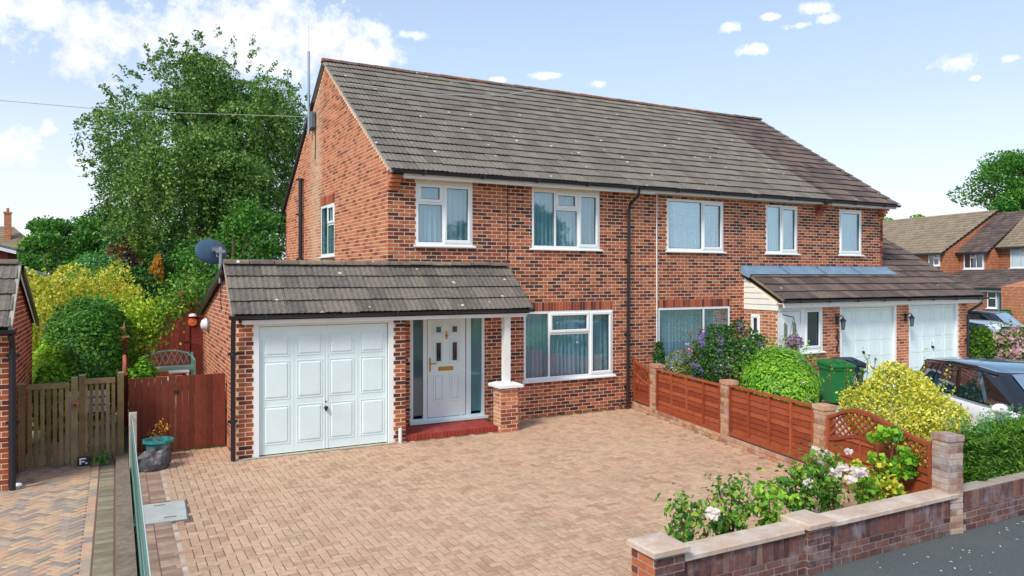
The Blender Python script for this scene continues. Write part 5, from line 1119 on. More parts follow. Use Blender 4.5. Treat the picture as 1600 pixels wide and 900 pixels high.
# shed, bench, table
T = thing('garden_shed', 'dark red brown timber garden shed with a door behind the green bench', 'shed', (-2.85, 11.6, 0)); X0, X1, Y0 = -3.78, -2.12, 11.0
for i in range(15): z = i*.115; mk('shiplap_board', G().box(X0, -3.5, Y0-.01, Y0+.02, z, z+.11).box(-2.62, X1, Y0-.01, Y0+.02, z, z+.11), 'shed_wood', T)
mk('wall', G().box(X0, X1, Y0+.02, 13.2, 0, 1.75).prism([(X0, 1.72), (X1, 1.72), (X1, 2.1), (-2.6, 2.12)], 'y', Y0+.02, 13.2), 'shed_wood', T)
dsh = mk('door', G().box(-3.48, -2.64, Y0-.03, Y0+.0, .02, 1.95), 'shed_wood', T)
for i in range(6): mk('board', G().bbox(-3.48+i*.14, -3.48+i*.14+.134, Y0-.045, Y0-.03, .02, 1.75+i*.04, .004), 'shed_wood', dsh)
mk('latch', G().box(-2.82, -2.62, Y0-.06, Y0-.045, 1.0, 1.03), 'black_plastic', dsh)
mk('roof', G().add([(X0-.25, Y0-.15, 1.38), (-2.6, Y0-.15, 2.2), (-2.6, 13.3, 2.2), (X0-.25, 13.3, 1.38), (X0-.25, Y0-.15, 1.43), (-2.6, Y0-.15, 2.26), (-2.6, 13.3, 2.26), (X0-.25, 13.3, 1.43)], [(0, 1, 2, 3), (4, 5, 6, 7), (0, 1, 5, 4)]).add([(-2.6, Y0-.15, 2.2), (X1+.1, Y0-.15, 2.05), (X1+.1, 13.3, 2.05), (-2.6, 13.3, 2.2), (-2.6, Y0-.15, 2.26), (X1+.1, Y0-.15, 2.11), (X1+.1, 13.3, 2.11), (-2.6, 13.3, 2.26)], [(0, 1, 2, 3), (4, 5, 6, 7), (0, 1, 5, 4)]), 'gate_brown', T)
T = thing('wall_disc', 'round orange disc ornament hung on the garden shed', 'ornament', (-2.56, 10.97, 1.62)); mk('disc', G().lathe([(.13, 0), (.13, -.02), (.1, -.035)], n=16, axis='y'), 'orange', T, world=False); mk('boss', G().lathe([(.05, -.03), (.02, -.05)], n=10, axis='y'), 'brick_orange', T, world=False)
T = thing('shed_lamp', 'small white lamp above the orange disc on the shed', 'lamp', (-2.56, 10.95, 1.84)); mk('shade', G().lathe([(.12, -.04), (.1, .02), (.03, .05)], n=12), 'white', T, world=False); mk('arm', G().tube([(0, 0, .04), (0, .08, .08)], .01, 5), 'black_plastic', T, world=False)
T = thing('garden_bench', 'pale green plastic garden bench with a lattice back in front of the shed', 'bench', (-3.28, 9.6, 0), rz=.06)
for x in (-.62, .62):
    mk('leg', G().box(x-.03, x+.03, -.28, -.22, 0, .62), 'bench_green', T, world=False); mk('leg', G().box(x-.03, x+.03, .2, .26, 0, .8), 'bench_green', T, world=False); mk('armrest', G().tube([(x, -.3, .6), (x, -.1, .64), (x, .22, .66)], .035, 6), 'bench_green', T, world=False)
mk('seat', G().box(-.62, .62, -.27, .22, .4, .44).box(-.62, .62, -.29, -.26, .34, .44), 'bench_green', T, world=False)
mk('back_rail', G().tube([(-.64, .2, .66), (-.5, .26, .78), (-.25, .27, .85), (0, .27, .87), (.25, .27, .85), (.5, .26, .78), (.64, .2, .66)], .028, 6), 'bench_green', T, world=False)
for i in range(7):
    x = -.48+i*.16
    mk('lattice_bar', G().tube([(x-.08, .26, .46), (x+.08, .27, .83)], .011, 4), 'bench_green', T, world=False); mk('lattice_bar', G().tube([(x+.08, .265, .46), (x-.08, .275, .83)], .011, 4), 'bench_green', T, world=False)
T = thing('side_table', 'small white plastic table standing in front of the green bench', 'table', (-3.1, 8.75, 0)); mk('table_top', G().bbox(-.26, .26, -.18, .18, .36, .4, .01), 'white', T, world=False)
for x in (-.22, .22):
    for y in (-.14, .14): mk('leg', G().box(x-.025, x+.025, y-.025, y+.025, 0, .36), 'white', T, world=False)
T = thing('plant_pot', 'small dark plant pot on the patio left of the white table', 'planter', (-3.72, 7.0, 0)); mk('tub', G().lathe([(.1, 0), (.16, .34), (.17, .36), (.14, .36), (.12, .3)], n=12), 'black_plastic', T, world=False); mk('soil', G().lathe([(.13, .3), (.01, .31)], n=10), 'soil', T, world=False)
T = thing('white_rockery', 'white stones along the boundary behind the brown gate', 'rocks', (-4.1, 1.4, 0)); rg = random.Random(8)
for i in range(9): mk('rock', G().ell((-4.35+i*.07, 1.5+rg.uniform(-.1, .1), 1.0+.04*(i % 3)), (.07, .06, .05), 7, 5), 'white', T)
mk('shelf', G().box(-4.42, -3.72, 1.38, 1.62, .0, .96), 'picket', T)
# things on the garage wall and gable
T = thing('satellite_dish', 'dark grey oval satellite dish on a steel pole above the garage roof', 'satellite dish', (-2.98, .55, 2.95)); R_ = Matrix.Translation((-.12, .16, .53)) @ Matrix.Rotation(.62, 4, 'Z') @ Matrix.Rotation(-.34, 4, 'X') @ Matrix.Rotation(-.12, 4, 'Y')
gg = G(); n = 28
for k, (rr, y) in enumerate(((.02, -.062), (.5, -.045), (.85, -.012), (1, .012), (1.02, .02), (.98, .024), (.5, -.02), (.02, -.045))):
    for j in range(n): a = 2*PI*j/n; gg.v.append((.36*rr*math.cos(a), y, .24*rr*math.sin(a)))
for i in range(7):
    for j in range(n): gg.f.append((i*n+j, i*n+(j+1) % n, (i+1)*n+(j+1) % n, (i+1)*n+j))
mk('dish', gg.xf(R_), 'dish_grey', T, smooth=True, world=False, sharp=50)
mk('back_bracket', G().box(-.06, .16, -.1, -.06, -.03, .03).box(-.06, .16, -.1, -.085, .04, .05).tube([(.0, -.08, -.04), (.0, -.07, -.14)], .012, 5).xf(R_), 'steel', T, world=False)
mk('pole', G().tube([(0, 0, -.05), (0, 0, .6)], .028, 8), 'steel', T, world=False); mk('clamp', G().box(-.08, .08, -.045, .03, .5, .55).box(-.02, .12, -.03, .0, .12, .15).box(.08, .12, -.05, .03, -.08, .2), 'steel', T, world=False); mk('feed_arm', G().tube([(0, .02, -.2), (.02, .42, -.24), (.0, .5, -.05)], .012, 5).xf(R_), 'black_plastic', T, world=False)
T = thing('roof_aerial', 'tall thin aerial mast bracketed to the top of the brick gable', 'aerial', (-.12, 6.2, 7.0)); mk('mast', G().tube([(0, -.05, -.2), (0, -.05, 2.0)], .035, 8), 'steel', T, world=False); mk('whip', G().tube([(0, -.05, 2.0), (0, -.05, 2.7)], .006, 5), 'wire_grey', T, world=False)
mk('bracket', G().box(-.04, .12, -.02, .02, -.1, -.06).box(-.04, .12, -.02, .02, .3, .34).box(.04, .1, -.4, .0, -.06, .32), 'steel', T, world=False); mk('junction_box', G().bbox(-.02, .1, -.42, -.2, -.08, .34, .02), 'roof_slate', T, world=False); mk('cable', G().tube([(.1, -.35, -.08), (.1, -.36, -.5), (.1, -.33, -.9)], .01, 4), 'black_plastic', T, world=False)
one('telephone_wire', 'thin pale overhead wire crossing in front of the weeping tree to the aerial bracket', 'wire', G().tube([(-9.5, 4.5, 6.6), (-4.5, 5.6, 6.85), (-.12, 6.1, 7.25)], .007, 4), 'wire_grey')
one('telephone_wire', 'thin pale overhead wire running over the roof tiles near the ridge', 'wire', G().tube([(-.12, 6.0, 7.25), (.1, 3.2, 7.5), (2.2, 2.6, 7.35), (4.3, 3.4, 7.75), (6.2, 4.8, 8.45)], .009, 4), 'wire_grey')
T = thing('bulkhead_light', 'round white bulkhead light fixed high on the side wall of the front garage', 'light', (-2.93, 3.15, 2.0)); mk('lens', G().lathe([(.13, -.0), (.13, -.05), (.09, -.12), (.02, -.14)], n=14, axis='x'), 'white', T, smooth=True, world=False); mk('housing', G().lathe([(.15, .02), (.15, -.02)], n=14, axis='x'), 'steel', T, world=False)

# ------------------------------------------------------------------ bins, basket
def bin_(x, y, rz, m, label, emblem=False):
    T = thing('wheelie_bin', label, 'bin', (x, y, 0), rz, 'wheelie bins by the garage'); w, d, h = .27, .3, .94; gg = G()
    gg.v = [(-w*.8, -d*.75, .06), (w*.8, -d*.75, .06), (w*.8, d*.8, .06), (-w*.8, d*.8, .06), (-w*.97, -d*.97, .82), (w*.97, -d*.97, .82), (w*.97, d*.95, .82), (-w*.97, d*.95, .82), (-w*1.07, -d*1.08, .83), (w*1.07, -d*1.08, .83), (w*1.07, d, .83), (-w*1.07, d, .83), (-w*1.07, -d*1.08, h-.04), (w*1.07, -d*1.08, h-.04), (w*1.07, d, h), (-w*1.07, d, h)]
    gg.f = [(3, 2, 1, 0)]+[(i, (i+1) % 4, 4+(i+1) % 4, 4+i) for i in range(4)]+[(4+i, 4+(i+1) % 4, 8+(i+1) % 4, 8+i) for i in range(4)]+[(8+i, 8+(i+1) % 4, 12+(i+1) % 4, 12+i) for i in range(4)]
    mk('body', gg, m, T, world=False)
    mk('lid', G().add([(-.31, -.36, h-.04), (.31, -.36, h-.04), (.31, .3, h+.01), (-.31, .3, h+.01), (-.3, -.35, h+.01), (.3, -.35, h+.01), (.3, .3, h+.07), (-.3, .3, h+.07), (-.22, -.25, h+.05), (.22, -.25, h+.05), (.22, .24, h+.1), (-.22, .24, h+.1)],
        [(3, 2, 1, 0), (0, 1, 5, 4), (1, 2, 6, 5), (2, 3, 7, 6), (3, 0, 4, 7), (4, 5, 9, 8), (5, 6, 10, 9), (6, 7, 11, 10), (7, 4, 8, 11), (8, 9, 10, 11)]), m, T, world=False)
    mk('handle', G().tube([(-.24, .3, h-.0), (-.24, .37, h+.03), (.24, .37, h+.03), (.24, .3, h)], .018, 6), m, T, world=False); mk('lid_rib', G().box(-.1, -.08, -.3, .25, h+.05, h+.075).box(.08, .1, -.3, .25, h+.05, h+.075), m, T, world=False)
    for s in (-1, 1): mk('wheel', G().lathe([(.1, -.025), (.1, .025)], (s*.26, .27, .1), 14, 'x'), 'rubber', T, world=False)
    if emblem:
        r = G(); n = 20
        for j in range(n): a = 2*PI*j/n; r.v += [(.085*math.cos(a), -.297, .55+.085*math.sin(a)), (.068*math.cos(a), -.297, .55+.068*math.sin(a))]
        for j in range(n): a, b = 2*j, 2*((j+1) % n); r.f.append((a, b, b+1, a+1))
        r.box(-.03, -.012, -.3, -.296, .51, .58).box(-.012, .03, -.3, -.296, .56, .6).box(.012, .03, -.3, -.296, .51, .56).box(-.04, .045, -.3, -.296, .495, .51); mk('emblem', r, 'white', T, world=False)
    return T
bin_(10.45, -1.85, -.35, 'bin_green', 'green wheelie bin with its lid closed beside the first garage door'); bin_(11.02, -1.75, -.5, 'bin_black', 'dark navy wheelie bin with a round white emblem beside the green bin', True)
T = thing('hanging_basket', 'round hanging basket of pink, blue and white flowers in front of the side door', 'hanging basket', (9.55, -1.4, 1.5)); mk('basket', G().lathe([(.02, -.2), (.14, -.14), (.19, 0)], n=12), 'stem', T, world=False); mk('hanger', G().tube([(-.17, 0, 0), (0, 0, .55)], .007, 4).tube([(.17, 0, 0), (0, 0, .55)], .007, 4).tube([(0, 0, .55), (0, .33, .6)], .012, 5), 'black_plastic', T, world=False)
q = np.random.default_rng(6); D = sph(q, 560)*np.array([.26, .24, .2])*q.uniform(.7, 1, 560)[:, None]+np.array([9.55, -1.4, 1.46])
for i, (nm, mm) in enumerate((('leaves', 'lf_mid'), ('pink_blooms', 'fl_pink'), ('blue_blooms', 'fl_purple'), ('white_blooms', 'fl_white'))): tag(leafmesh(nm, mm, T, D[i*140:(i+1)*140], .06, i), kind='stuff')

# ------------------------------------------------------------------ cars
def car(label, loc, rz, body, roofm, L=4.2, W_=1.78, H=1.6, group=None, detail=True, ant=False):
    T = thing('parked_car', label, 'car', loc, rz, group); h = L/2; w = W_/2; k = L/4.2
    st = [(-h, .62, .45, .86), (-h+.06, .84, .3, .98), (-h+.35*k, .94, .26, 1.06), (-1.0*k, 1, .25, 1.04), (0, 1, .25, 1.0), (.75*k, 1, .25, .98), (1.15*k, .98, .26, .94), (1.6*k, .94, .27, .84), (h-.12, .82, .3, .7), (h, .62, .42, .6)]
    gg = G(); n = 9
    for x, ww, zb, zt in st:
        a = w*ww; pr = [(0, zt+.05), (a*.6, zt+.04), (a*.9, zt), (a*.975, zt-.07), (a, zt-.25), (a*.985, .52), (a*.99, .4), (a*.93, zb), (0, zb-.02)]
        for y, z in pr: gg.v.append((x, y, z))
        for y, z in pr: gg.v.append((x, -y, z))
    for i in range(len(st)-1):
        for sd in (0, n):
            for j in range(n-1): a = i*2*n+sd+j; b = a+2*n; gg.f.append((a, a+1, b+1, b) if sd == 0 else (a+1, a, b, b+1))
    for e in (0, len(st)-1): o_ = e*2*n; gg.f.append(tuple(range(o_, o_+n))); gg.f.append(tuple(range(o_+n, o_+2*n)))
    bd = mk('body', gg, body, T, smooth=True, world=False, sharp=50)
    # cabin: base ring at the belt, roof ring
    base = [(-h+.12, .70), (-h+.3, .86), (-1.0*k, .94), (.3*k, .94), (1.02*k, .88), (1.22*k, .6)]; top = [(-h+.42, .56), (-h+.55, .66), (-.9*k, .715), (-.1*k, .72), (.28*k, .66), (.36*k, .5)]
    zb = [1.0, 1.03, 1.02, .98, .94, .92]; zt = [H-.1, H-.06, H-.02, H-.02, H-.07, H-.08]
    c = G(); m = 6
    for sgn in (1, -1):
        for i in range(m): c.v.append((base[i][0], sgn*base[i][1]*w, zb[i]))
        for i in range(m): c.v.append((top[i][0], sgn*top[i][1]*w*1.08, zt[i]))
    for i in range(m-1): c.f += [(i, i+1, m+i+1, m+i), (2*m+i+1, 2*m+i, 3*m+i, 3*m+i+1)]
    c.f += [(0, m, 3*m, 2*m), (m-1, 3*m-1, 4*m-1, 2*m-1)]+[(m+i, m+i+1, 3*m+i+1, 3*m+i) for i in range(m-1)]
    mk('cabin', c, 'car_black', T, world=False)
    r = G(); rows = [(-h+.36, .6, H-.12), (-h+.5, .72, H-.05), (-.9*k, .78, H), (-.1*k, .78, H), (.25*k, .73, H-.05), (.36*k, .62, H-.085)]
    for x, ww, z in rows:
        for f in (-1, -.93, -.6, 0, .6, .93, 1): r.v.append((x, f*w*ww, z+.02-.05*f*f-(.03 if abs(f) == 1 else 0)))
    for i in range(5):
        for j in range(6): a = i*7+j; r.f.append((a, a+7, a+8, a+1))
    mk('roof', r, roofm, T, smooth=True, world=False, sharp=80)
    def P(i, t, sgn, o=.006):                                # point on cabin side between rings at station i
        f = i-int(i); a = int(i); b = min(a+1, 5)
        B = Vector((base[a][0]*(1-f)+base[b][0]*f, sgn*(base[a][1]*(1-f)+base[b][1]*f)*w, zb[a]*(1-f)+zb[b]*f)); U_ = Vector((top[a][0]*(1-f)+top[b][0]*f, sgn*(top[a][1]*(1-f)+top[b][1]*f)*w*1.08, zt[a]*(1-f)+zt[b]*f))
        return B.lerp(U_, t)+Vector((0, sgn*o, 0))
    for sgn in (1, -1):
        for (i0, i1) in ((1.15, 1.75), (1.82, 2.42), (2.52, 3.85)):
            ks = [i0]+[float(q) for q in range(math.ceil(i0), math.floor(i1)+1) if i0 < q < i1]+[i1]; s_ = G()
            for q in ks: s_.v += [tuple(P(q, .06, sgn)), tuple(P(q, .86, sgn))]
            for q in range(len(ks)-1): s_.f.append((2*q, 2*q+2, 2*q+3, 2*q+1))
            mk('side_window', s_, 'car_glass', T, world=False)
        e = [P(q/4, .0, sgn, .012) for q in range(3, 17)]; mk('belt_trim', G().tube(e, .009, 4), 'steel', T, world=False)
        mk('roof_rail', G().tube([P(q/2, .93, sgn, .02) for q in range(1, 9)], .016, 5), 'car_black', T, world=False)
        if detail:
            mk('wing_mirror', G().ell((.86*k, sgn*(w+.12), 1.02), (.1, .13, .085), 10, 7).box(.8*k, .88*k, min(sgn*w*.92, sgn*(w+.05)), max(sgn*w*.92, sgn*(w+.05)), .96, .99), 'car_white' if body == 'car_white' else 'car_black', T, smooth=True, world=False)
            for x in (-.35, -1.25): mk('door_handle', G().tube([(x, sgn*(w+.0), .86), (x-.03, sgn*(w+.025), .865), (x-.15, sgn*(w+.025), .87), (x-.18, sgn*w, .87)], .013, 5), body, T, world=False)
            mk('door_seam', G().box(.92*k, .928*k, sgn*w-.004 if sgn < 0 else sgn*w-.01, sgn*w+.01 if sgn < 0 else sgn*w+.004, .4, .9).box(-.22, -.212, sgn*w-.004 if sgn < 0 else sgn*w-.01, sgn*w+.01 if sgn < 0 else sgn*w+.004, .35, .93), 'rubber', T, world=False)
            mk('sill_trim', G().box(-.85, .9, sgn*w-.03, sgn*w+.03, .26, .4), 'rubber', T, world=False)
        for x in (-1.28*k, 1.3*k):
            mk('wheel_arch', G().lathe([(.40, sgn*(w-.16)), (.40, sgn*(w+.008))], (x, 0, .36), 20, 'y'), 'rubber', T, world=False)
            wh = mk('wheel', G().lathe([(.2, sgn*(w-.1)), (.33, sgn*(w-.1)), (.34, sgn*(w-.02)), (.32, sgn*(w+.015)), (.22, sgn*(w+.018))], (x, 0, .33), 20, 'y'), 'rubber', T, world=False)
            rm = G().lathe([(.215, sgn*(w+.0)), (.22, sgn*(w+.02)), (.19, sgn*(w+.012))], (x, 0, .33), 20, 'y')
            mk('rim', rm, 'steel', wh, world=False)
    mk('windscreen', G().add([tuple(P(4.75, .05, 1, 0)+Vector((.03, -.05, .02))), tuple(P(4.75, .05, -1, 0)+Vector((.03, .05, .02))), tuple(P(4.75, .94, -1, 0)+Vector((.035, .04, .015))), tuple(P(4.75, .94, 1, 0)+Vector((.035, -.04, .015))), (1.24*k, 0, .95), (.4*k, 0, H-.075)], [(0, 4, 5, 3), (4, 1, 2, 5)]), 'windscreen_glass', T, world=False)
    mk('rear_window', G().add([(-h+.09, .5*w, 1.06), (-h+.09, -.5*w, 1.06), (-h+.37, -.42*w, H-.14), (-h+.37, .42*w, H-.14)], [(0, 1, 2, 3)]), 'car_glass', T, world=False)
    for sgn in (1, -1): mk('headlight', G().ell((h-.12, sgn*w*.66, .7), (.12, .17, .07), 8, 6), 'steel', T, smooth=True, world=False); mk('tail_light', G().ell((-h+.08, sgn*w*.72, .86), (.07, .12, .1), 8, 6), 'step_red', T, smooth=True, world=False)
    if ant: mk('roof_antenna', G().tube([(-.9, .1, H), (-1.35, .12, H+.34)], .008, 5).box(-.98, -.86, .07, .13, H-.01, H+.03), 'rubber', T, world=False)
    return T
hd = math.atan2(-.907, -.42)
car('white car with a glossy black roof parked next door behind the hedge', (8.50, -6.98, -.02), hd, 'car_white', 'windscreen_glass', H=1.58, ant=True)
car('dark roofed car farthest back on the forecourt by the teal door', (24.2, 2.3, 0), hd+.5, 'car_silver', 'car_black', H=1.75, group='cars parked beyond the garages', detail=False)
car('silver car between the garage downpipe and the hydrangea', (21.6, 1.0, 0), hd+.2, 'car_silver', 'car_silver', H=1.5, group='cars parked beyond the garages', detail=False)
car('white car with a black roof rail behind the hydrangea at the right edge', (21.3, -1.6, 0), hd+.3, 'car_white', 'car_white', H=1.45, group='cars parked beyond the garages', detail=False)
bush('hydrangea', 'large hydrangea with pink and cream flower heads at the right edge', 'hydrangea', (18.9, -1.5, .7), (.95, .8, .72), 6000, .1, 'lf_olive', 71, lump=.1, extra=[('flower_heads', 'fl_hyd', 240, .13, -.7)])
bush('green_shrub', 'dark green shrub with a bright top beside the garage downpipe', 'shrub', (17.95, -.95, .75), (.42, .4, .76), 6000, .09, 'lf_hedge', 72, lump=.06)
bush('low_hedge', 'low bright hedge behind the white car in front of the orange brick wing', 'hedge', (27.5, 1.0, .7), (2.2, .8, .95), 6000, .16, 'lf_bright', 73, lump=.05)

# ------------------------------------------------------------------ row of houses beyond, on the right
TF = frame((42.49, 12.02, 0), (-.2105, -.9776, 0))
def far_house(u0, u1, off, ez, rz_, roofm, wins, label, rof=0.0):
    T = thing('terraced_house', label, 'house', tuple(TF @ Vector(((u0+u1)/2, 0, 0))), 0, 'stepped row of brick houses beyond the garages'); o2 = off+.25
    wl = mk('wall', G().box(u0, u1, -off, off*.9, -.1, ez).prism([(-off, ez), (off*.9, ez), (-rof, rz_-.12)], 'x', u0, u1).xf(TF), 'brick_orange', T)
    s = Vector((0, o2-rof, rz_-ez+.12)); n = 16; rf = mk('roof', G().prism([(-o2, ez-.14), (-o2, ez-.08), (-rof, rz_), (off, ez-.08), (off, ez-.14), (-rof, rz_-.1)], 'x', u0-.02, u1+.04).xf(TF), 'roof_deck', T)
    gg = G()
    for i in range(n):
        y0 = -o2+(o2-rof)*i/n; z0 = ez-.08+(rz_-ez+.08)*i/n; y1 = -o2+(o2-rof)*(i+1)/n; z1 = ez-.08+(rz_-ez+.08)*(i+1)/n; k = max(1, int((u1-u0)/.33))
        for j in range(k):
            a, b = u0-.02+(u1-u0+.06)*j/k, u0-.02+(u1-u0+.06)*(j+1)/k-.01; e = random.uniform(0, .015)
            gg.add([(a, y0-.03, z0+.06+e), (b, y0-.03, z0+.06+e), (b, y1, z1+.01), (a, y1, z1+.01), (a, y0-.03, z0), (b, y0-.03, z0)], [(0, 1, 2, 3), (4, 5, 1, 0)])
    tag(mk('roof_tiling', gg.xf(TF), roofm, rf), kind='stuff')
    mk('gutter', G().box(u0-.05, u1+.05, -o2-.1, -o2, ez-.2, ez-.08).xf(TF), 'black_plastic', T)
    for (a, b, c, d, sp) in wins:
        F2 = TF @ Matrix.Translation((0, -off-.06, 0)); window(T, F2, a, b, c, d, sp, None, gl='glass_dark' if sp is not CURT else 'curtain', fr=.08)
    return T
CURT = [(0, .45, 0, 1, 0), (.45, 1, .7, 1, 1), (.45, 1, 0, .7, 0)]
SP2 = [(0, .5, 0, 1, 0), (.5, 1, .6, 1, 1), (.5, 1, 0, .6, 0)]; SP3 = [(0, .33, 0, 1, 0), (.33, .67, .65, 1, 1), (.33, .67, 0, .65, 0), (.67, 1, 0, 1, 0)]
far_house(-9.6, .0, 4.0, 4.5, 7.05, 'tile_tan', [(-1.17, -.36, 3.66, 4.42, SP2)], 'farthest left house of the stepped row, with a pale tan roof')
far_house(.02, 2.1, 2.95, 4.5, 6.85, 'tile_brown', [(.34, 1.66, 3.46, 4.49, SP3)], 'middle house of the stepped row, with a dark roof and one upstairs window')
far_house(2.12, 11, 2.35, 4.75, 6.9, 'tile_tan', [(2.83, 4.1, 3.5, 4.63, CURT)], 'right hand house of the stepped row, cut by the right edge of the photo')
T = thing('lean_to', 'dark tiled single storey lean-to with a teal door across the front of the far row', 'lean-to', tuple(TF @ Vector((3, -5, 0)))); TT = G()
mk('wall', G().box(1.4, 5.85, -5.5, -2.9, -.1, 2.4).xf(TF), 'brick_orange', T)
rf = mk('roof', G().prism([(-5.75, 2.38), (-2.9, 3.42), (-2.9, 3.3), (-5.75, 2.3)], 'x', .2, 5.85).xf(TF), 'roof_deck', T); gg = G()
for i in range(9):
    y0 = -5.78+2.88*i/9; z0 = 2.39+1.05*i/9
    for j in range(17): a = .2+j*.332; gg.add([(a, y0-.02, z0+.06), (a+.32, y0-.02, z0+.06), (a+.32, y0+.33, z0+.13), (a, y0+.33, z0+.13), (a, y0-.02, z0), (a+.32, y0-.02, z0)], [(0, 1, 2, 3), (4, 5, 1, 0)])
tag(mk('roof_tiling', gg.xf(TF), 'tile_brown', rf), kind='stuff')
mk('fascia', G().box(3.3, 5.7, -5.72, -5.68, 2.2, 2.34).xf(TF), 'white_paint', T); mk('gutter', G().box(.2, 5.75, -5.86, -5.76, 2.32, 2.42).xf(TF), 'black_plastic', T)
mk('lead_flashing', G().box(3.9, 8, -3.1, -2.88, 3.44, 3.5).xf(TF), 'white_paint', T)
window(T, TF @ Matrix.Translation((0, -5.56, 0)), 4.15, 4.72, 1.35, 2.25, [(0, 1, .6, 1, 0), (0, 1, 0, .6, 0)], None, gl='glass_dark', fr=.07)
d_ = mk('teal_door', G().box(4.8, 5.6, -5.56, -5.5, .1, 2.2).xf(TF), 'teal_door', T)
for a, b in ((4.88, 5.16), (5.22, 5.5)): mk('pane', G().box(a, b, -5.57, -5.56, 1.1, 2.1).xf(TF), 'glass_dark', d_)
mk('gable_wing', G().box(5.87, 9, -6.6, -2.3, -.1, 2.5).prism([(-6.6, 2.5), (-2.3, 2.5), (-2.3, 3.4)], 'x', 5.87, 9).xf(TF), 'brick_orange', T)
T = thing('wall_lantern', 'dark lantern on the far brick wall right of the teal door', 'lantern', tuple(TF @ Vector((5.72, -5.6, 2.0)))); mk('lamp', G().lathe([(.06, -.25), (.1, 0), (.12, .02), (.02, .14)], n=6), 'black_plastic', T, world=False); mk('bracket', G().tube([(0, 0, .1), (.1, .0, .16)], .02, 5), 'black_plastic', T, world=False)
T = thing('wall_planter', 'round green planter against the far brick wing at the right edge', 'planter', tuple(TF @ Vector((6.25, -6.75, 1.1)))); mk('bowl', G().ell((0, 0, 0), (.28, .28, .3), 10, 7), 'bin_green', T, smooth=True, world=False); mk('rim', G().lathe([(.2, .2), (.24, .24)], n=12), 'black_plastic', T, world=False)
tree('oak_tree', 'big leafy tree rising behind the far row of houses at the right edge', (59.4, 19.5, 9.3), (4.6, 4, 4.2), (59, 20, 0), 30000, .26, 'lf_mid', 81, 70, 1.3, fill=.5)
tree('distant_tree', 'small green tree top just showing over the tan roof, left one', (63.4, 35.8, 6.5), (1.7, 1.6, 3.1), (63.4, 35.8, 0), 7000, .28, 'lf_bright', 82, 24, .9, fill=.5)
tree('distant_tree', 'small green tree top just showing over the tan roof, right one', (66.6, 33.4, 6.5), (1.6, 1.6, 3.2), (66.6, 33.4, 0), 7000, .28, 'lf_bright', 83, 24, .9, fill=.5)
# ------------------------------------------------------------------ buildings beyond the garden on the left
T = thing('detached_house', 'distant brick house with a hipped tiled roof and tall chimney at the left edge', 'house', (-12, 47, 0))
VX = Vector((math.cos(YAW), -math.sin(YAW), 0)); LF = frame((-9.55, 45.4, 0), (1, 0, 0))
mk('wall', G().box(-9, -.1, .3, 8, -.1, 4.8).xf(LF), 'brick_neighbour', T)
hr = G().add([(-9, 0, 4.85), (.2, 0, 4.85), (.2, 8, 4.85), (-9, 8, 4.85), (-9, 2.6, 6.45), (-1.35, 2.6, 6.45)], [(0, 1, 5, 4), (1, 2, 5), (2, 3, 4, 5), (0, 3, 2, 1)]); rf = mk('roof', hr.xf(LF), 'tile_brown', T); gg = G()
for i in range(11):
    t0, t1 = i/11, (i+1)/11; y0, z0, y1, z1 = 2.6*t0, 4.87+1.6*t0, 2.6*t1, 4.87+1.6*t1
    gg.add([(-9, y0-.02, z0+.07), (.2-1.55*t0, y0-.02, z0+.07), (.2-1.55*t1, y1, z1+.01), (-9, y1, z1+.01), (-9, y0-.02, z0), (.2-1.55*t0, y0-.02, z0)], [(0, 1, 2, 3), (4, 5, 1, 0)])
tag(mk('roof_tiling', gg.xf(LF), 'tile_tan', rf), kind='stuff'); mk('fascia', G().box(-9, .2, -.05, 0, 4.75, 4.87).xf(LF), 'white_paint', T)
ch = mk('chimney', G().box(-1.7, -1.32, .9, 1.3, 4.9, 7.25).box(-1.74, -1.28, .86, 1.34, 7.25, 7.38).xf(LF), 'brick_orange', T); mk('chimney_pot', G().lathe([(.1, 7.35), (.08, 7.65)], (-1.51, 1.1, 0), 8).xf(LF), 'brick_orange', ch)
window(T, LF @ Matrix.Translation((0, .28, 0)), -1.0, -.6, 3.2, 4.7, [(0, 1, 0, 1, 0)], None, gl='glass_dark', fr=.12)
T = thing('garden_room', 'white glazed garden room with a blue grey roof above the left garage', 'garden room', (-8.5, 15.2, 0)); SF = frame((-7.72, 15.0, 0), (1, 0, 0))
mk('wall', G().box(-3.0, -.28, .05, 2.5, -.1, 3.9).box(-.26, .0, .0, 2.5, -.1, 3.85).xf(SF), 'brick_neighbour', T)
mk('roof', G().add([(-3, -.2, 4.75), (.25, -.2, 3.83), (.25, 2.5, 3.83), (-3, 2.5, 4.75), (-3, -.2, 4.85), (.25, -.2, 3.92), (.25, 2.5, 3.92), (-3, 2.5, 4.85)], [(0, 3, 2, 1), (4, 5, 6, 7), (0, 1, 5, 4), (1, 2, 6, 5), (2, 3, 7, 6), (3, 0, 4, 7)]).xf(SF), 'roof_slate', T); mk('fascia', G().add([(-3, -.22, 4.6), (.25, -.22, 3.74), (.25, -.22, 3.84), (-3, -.22, 4.74)], [(0, 1, 2, 3)]).xf(SF), 'white_paint', T)
for i, x in enumerate((-.55, -1.05, -1.55, -2.05)): mk('window', G().box(x-.17, x+.17, -.03, .05, 2.6, 3.85).xf(SF), 'white_paint', T); mk('pane', G().box(x-.1, x+.1, -.045, -.03, 2.7, 3.75).xf(SF), 'glass_teal', bpy.data.objects[T.children[-1].name])
T = thing('outbuilding', 'low brown brick outbuilding with a flat sloping roof edge beyond the golden shrubs', 'outbuilding', (-6.9, 12.4, 0)); OF = frame((-7.2, 12.0, 0), (1, 0, 0))
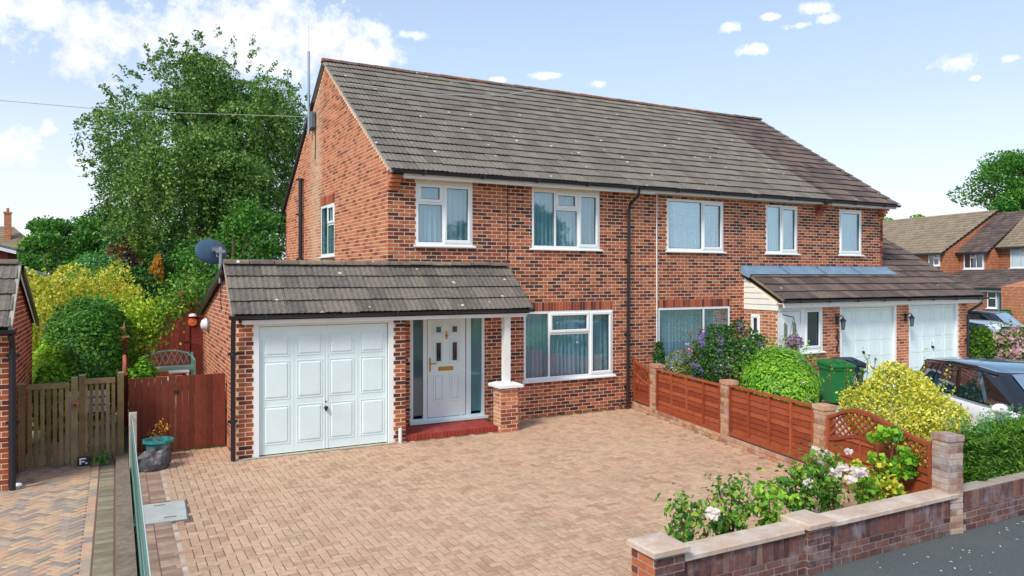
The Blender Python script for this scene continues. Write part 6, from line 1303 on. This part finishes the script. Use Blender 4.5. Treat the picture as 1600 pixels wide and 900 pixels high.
mk('wall', G().prism([(-1.2, -.1), (1.1, -.1), (1.1, 2.8), (-1.2, 3.5)], 'y', 0, 2.5).xf(OF), 'brick_orange', T); mk('roof', G().add([(-1.4, -.12, 3.67), (1.24, -.12, 2.86), (1.24, 2.6, 2.86), (-1.4, 2.6, 3.67), (-1.4, -.12, 3.74), (1.24, -.12, 2.92), (1.24, 2.6, 2.92), (-1.4, 2.6, 3.74)], [(0, 3, 2, 1), (4, 5, 6, 7), (0, 1, 5, 4), (1, 2, 6, 5)]).xf(OF), 'roof_slate', T); mk('window', G().box(.85, 1.05, -.03, 0, 2.66, 2.8).xf(OF), 'white_paint', T)
# ------------------------------------------------------------------ fallen petals on the pavement
rg = random.Random(12); gg = G()
for i in range(70):
    x = rg.uniform(.6, 6.5); y = -8.55-abs(rg.gauss(0, .7)); a = rg.uniform(0, 3); s = rg.uniform(.012, .024); c_, n_ = math.cos(a), math.sin(a)
    gg.add([(x-s*c_, y-s*n_, -.076), (x+.5*s*n_, y-.5*s*c_, -.07), (x+s*c_, y+s*n_, -.074), (x-.5*s*n_, y+.5*s*c_, -.07)], [(0, 1, 2, 3)])
tag(mk('fallen_petals', gg, 'petal'), 'scattered pale petals lying on the grey pavement by the wall', 'petals', kind='stuff')

# ------------------------------------------------------------------ moss and weeds in the joints along the edges
q = np.random.default_rng(31); L_ = []
for (xa, ya, xb, yb, n) in ((-2.95, -1.02, .0, -1.02, 260), (2.35, -.03, 5.6, -.03, 420), (FX(-.3)-.04, -.3, FX(-8.1)-.04, -8.1, 1100), (-4.43, -.9, -4.43, -8.2, 700), (.2, -7.68, 4.2, -7.6, 500), (-2.9, .2, -4.4, .2, 250)):
    t_ = q.random(n); keep = (np.sin(t_*37+xa)+np.sin(t_*91)) > -.3; t_ = t_[keep]
    L_.append(np.stack([xa+(xb-xa)*t_, ya+(yb-ya)*t_, np.abs(q.normal(0, .008, len(t_)))+.006], 1)+q.normal(0, 1, (len(t_), 3))*np.array([.022, .022, 0]))
tag(leafmesh('joint_moss', 'lf_olive', drv, np.concatenate(L_), .026, 32, up=.8), kind='stuff')
# unseen trees added across the street for the windows to mirror
for i, (x, y, h_) in enumerate(((9, -36, 5.0), (20, -33, 4.2), (-3, -42, 5.6))):
    tree('street_tree', ['broad leafy tree across the street, outside the photo', 'smaller leafy tree across the street, outside the photo', 'tallest leafy tree across the street, outside the photo'][i], (x, y, h_+1), (3.6, 3.4, h_*.75), (x, y, 0), 9000, .4, 'lf_mid', 90+i, 36, 1.3)
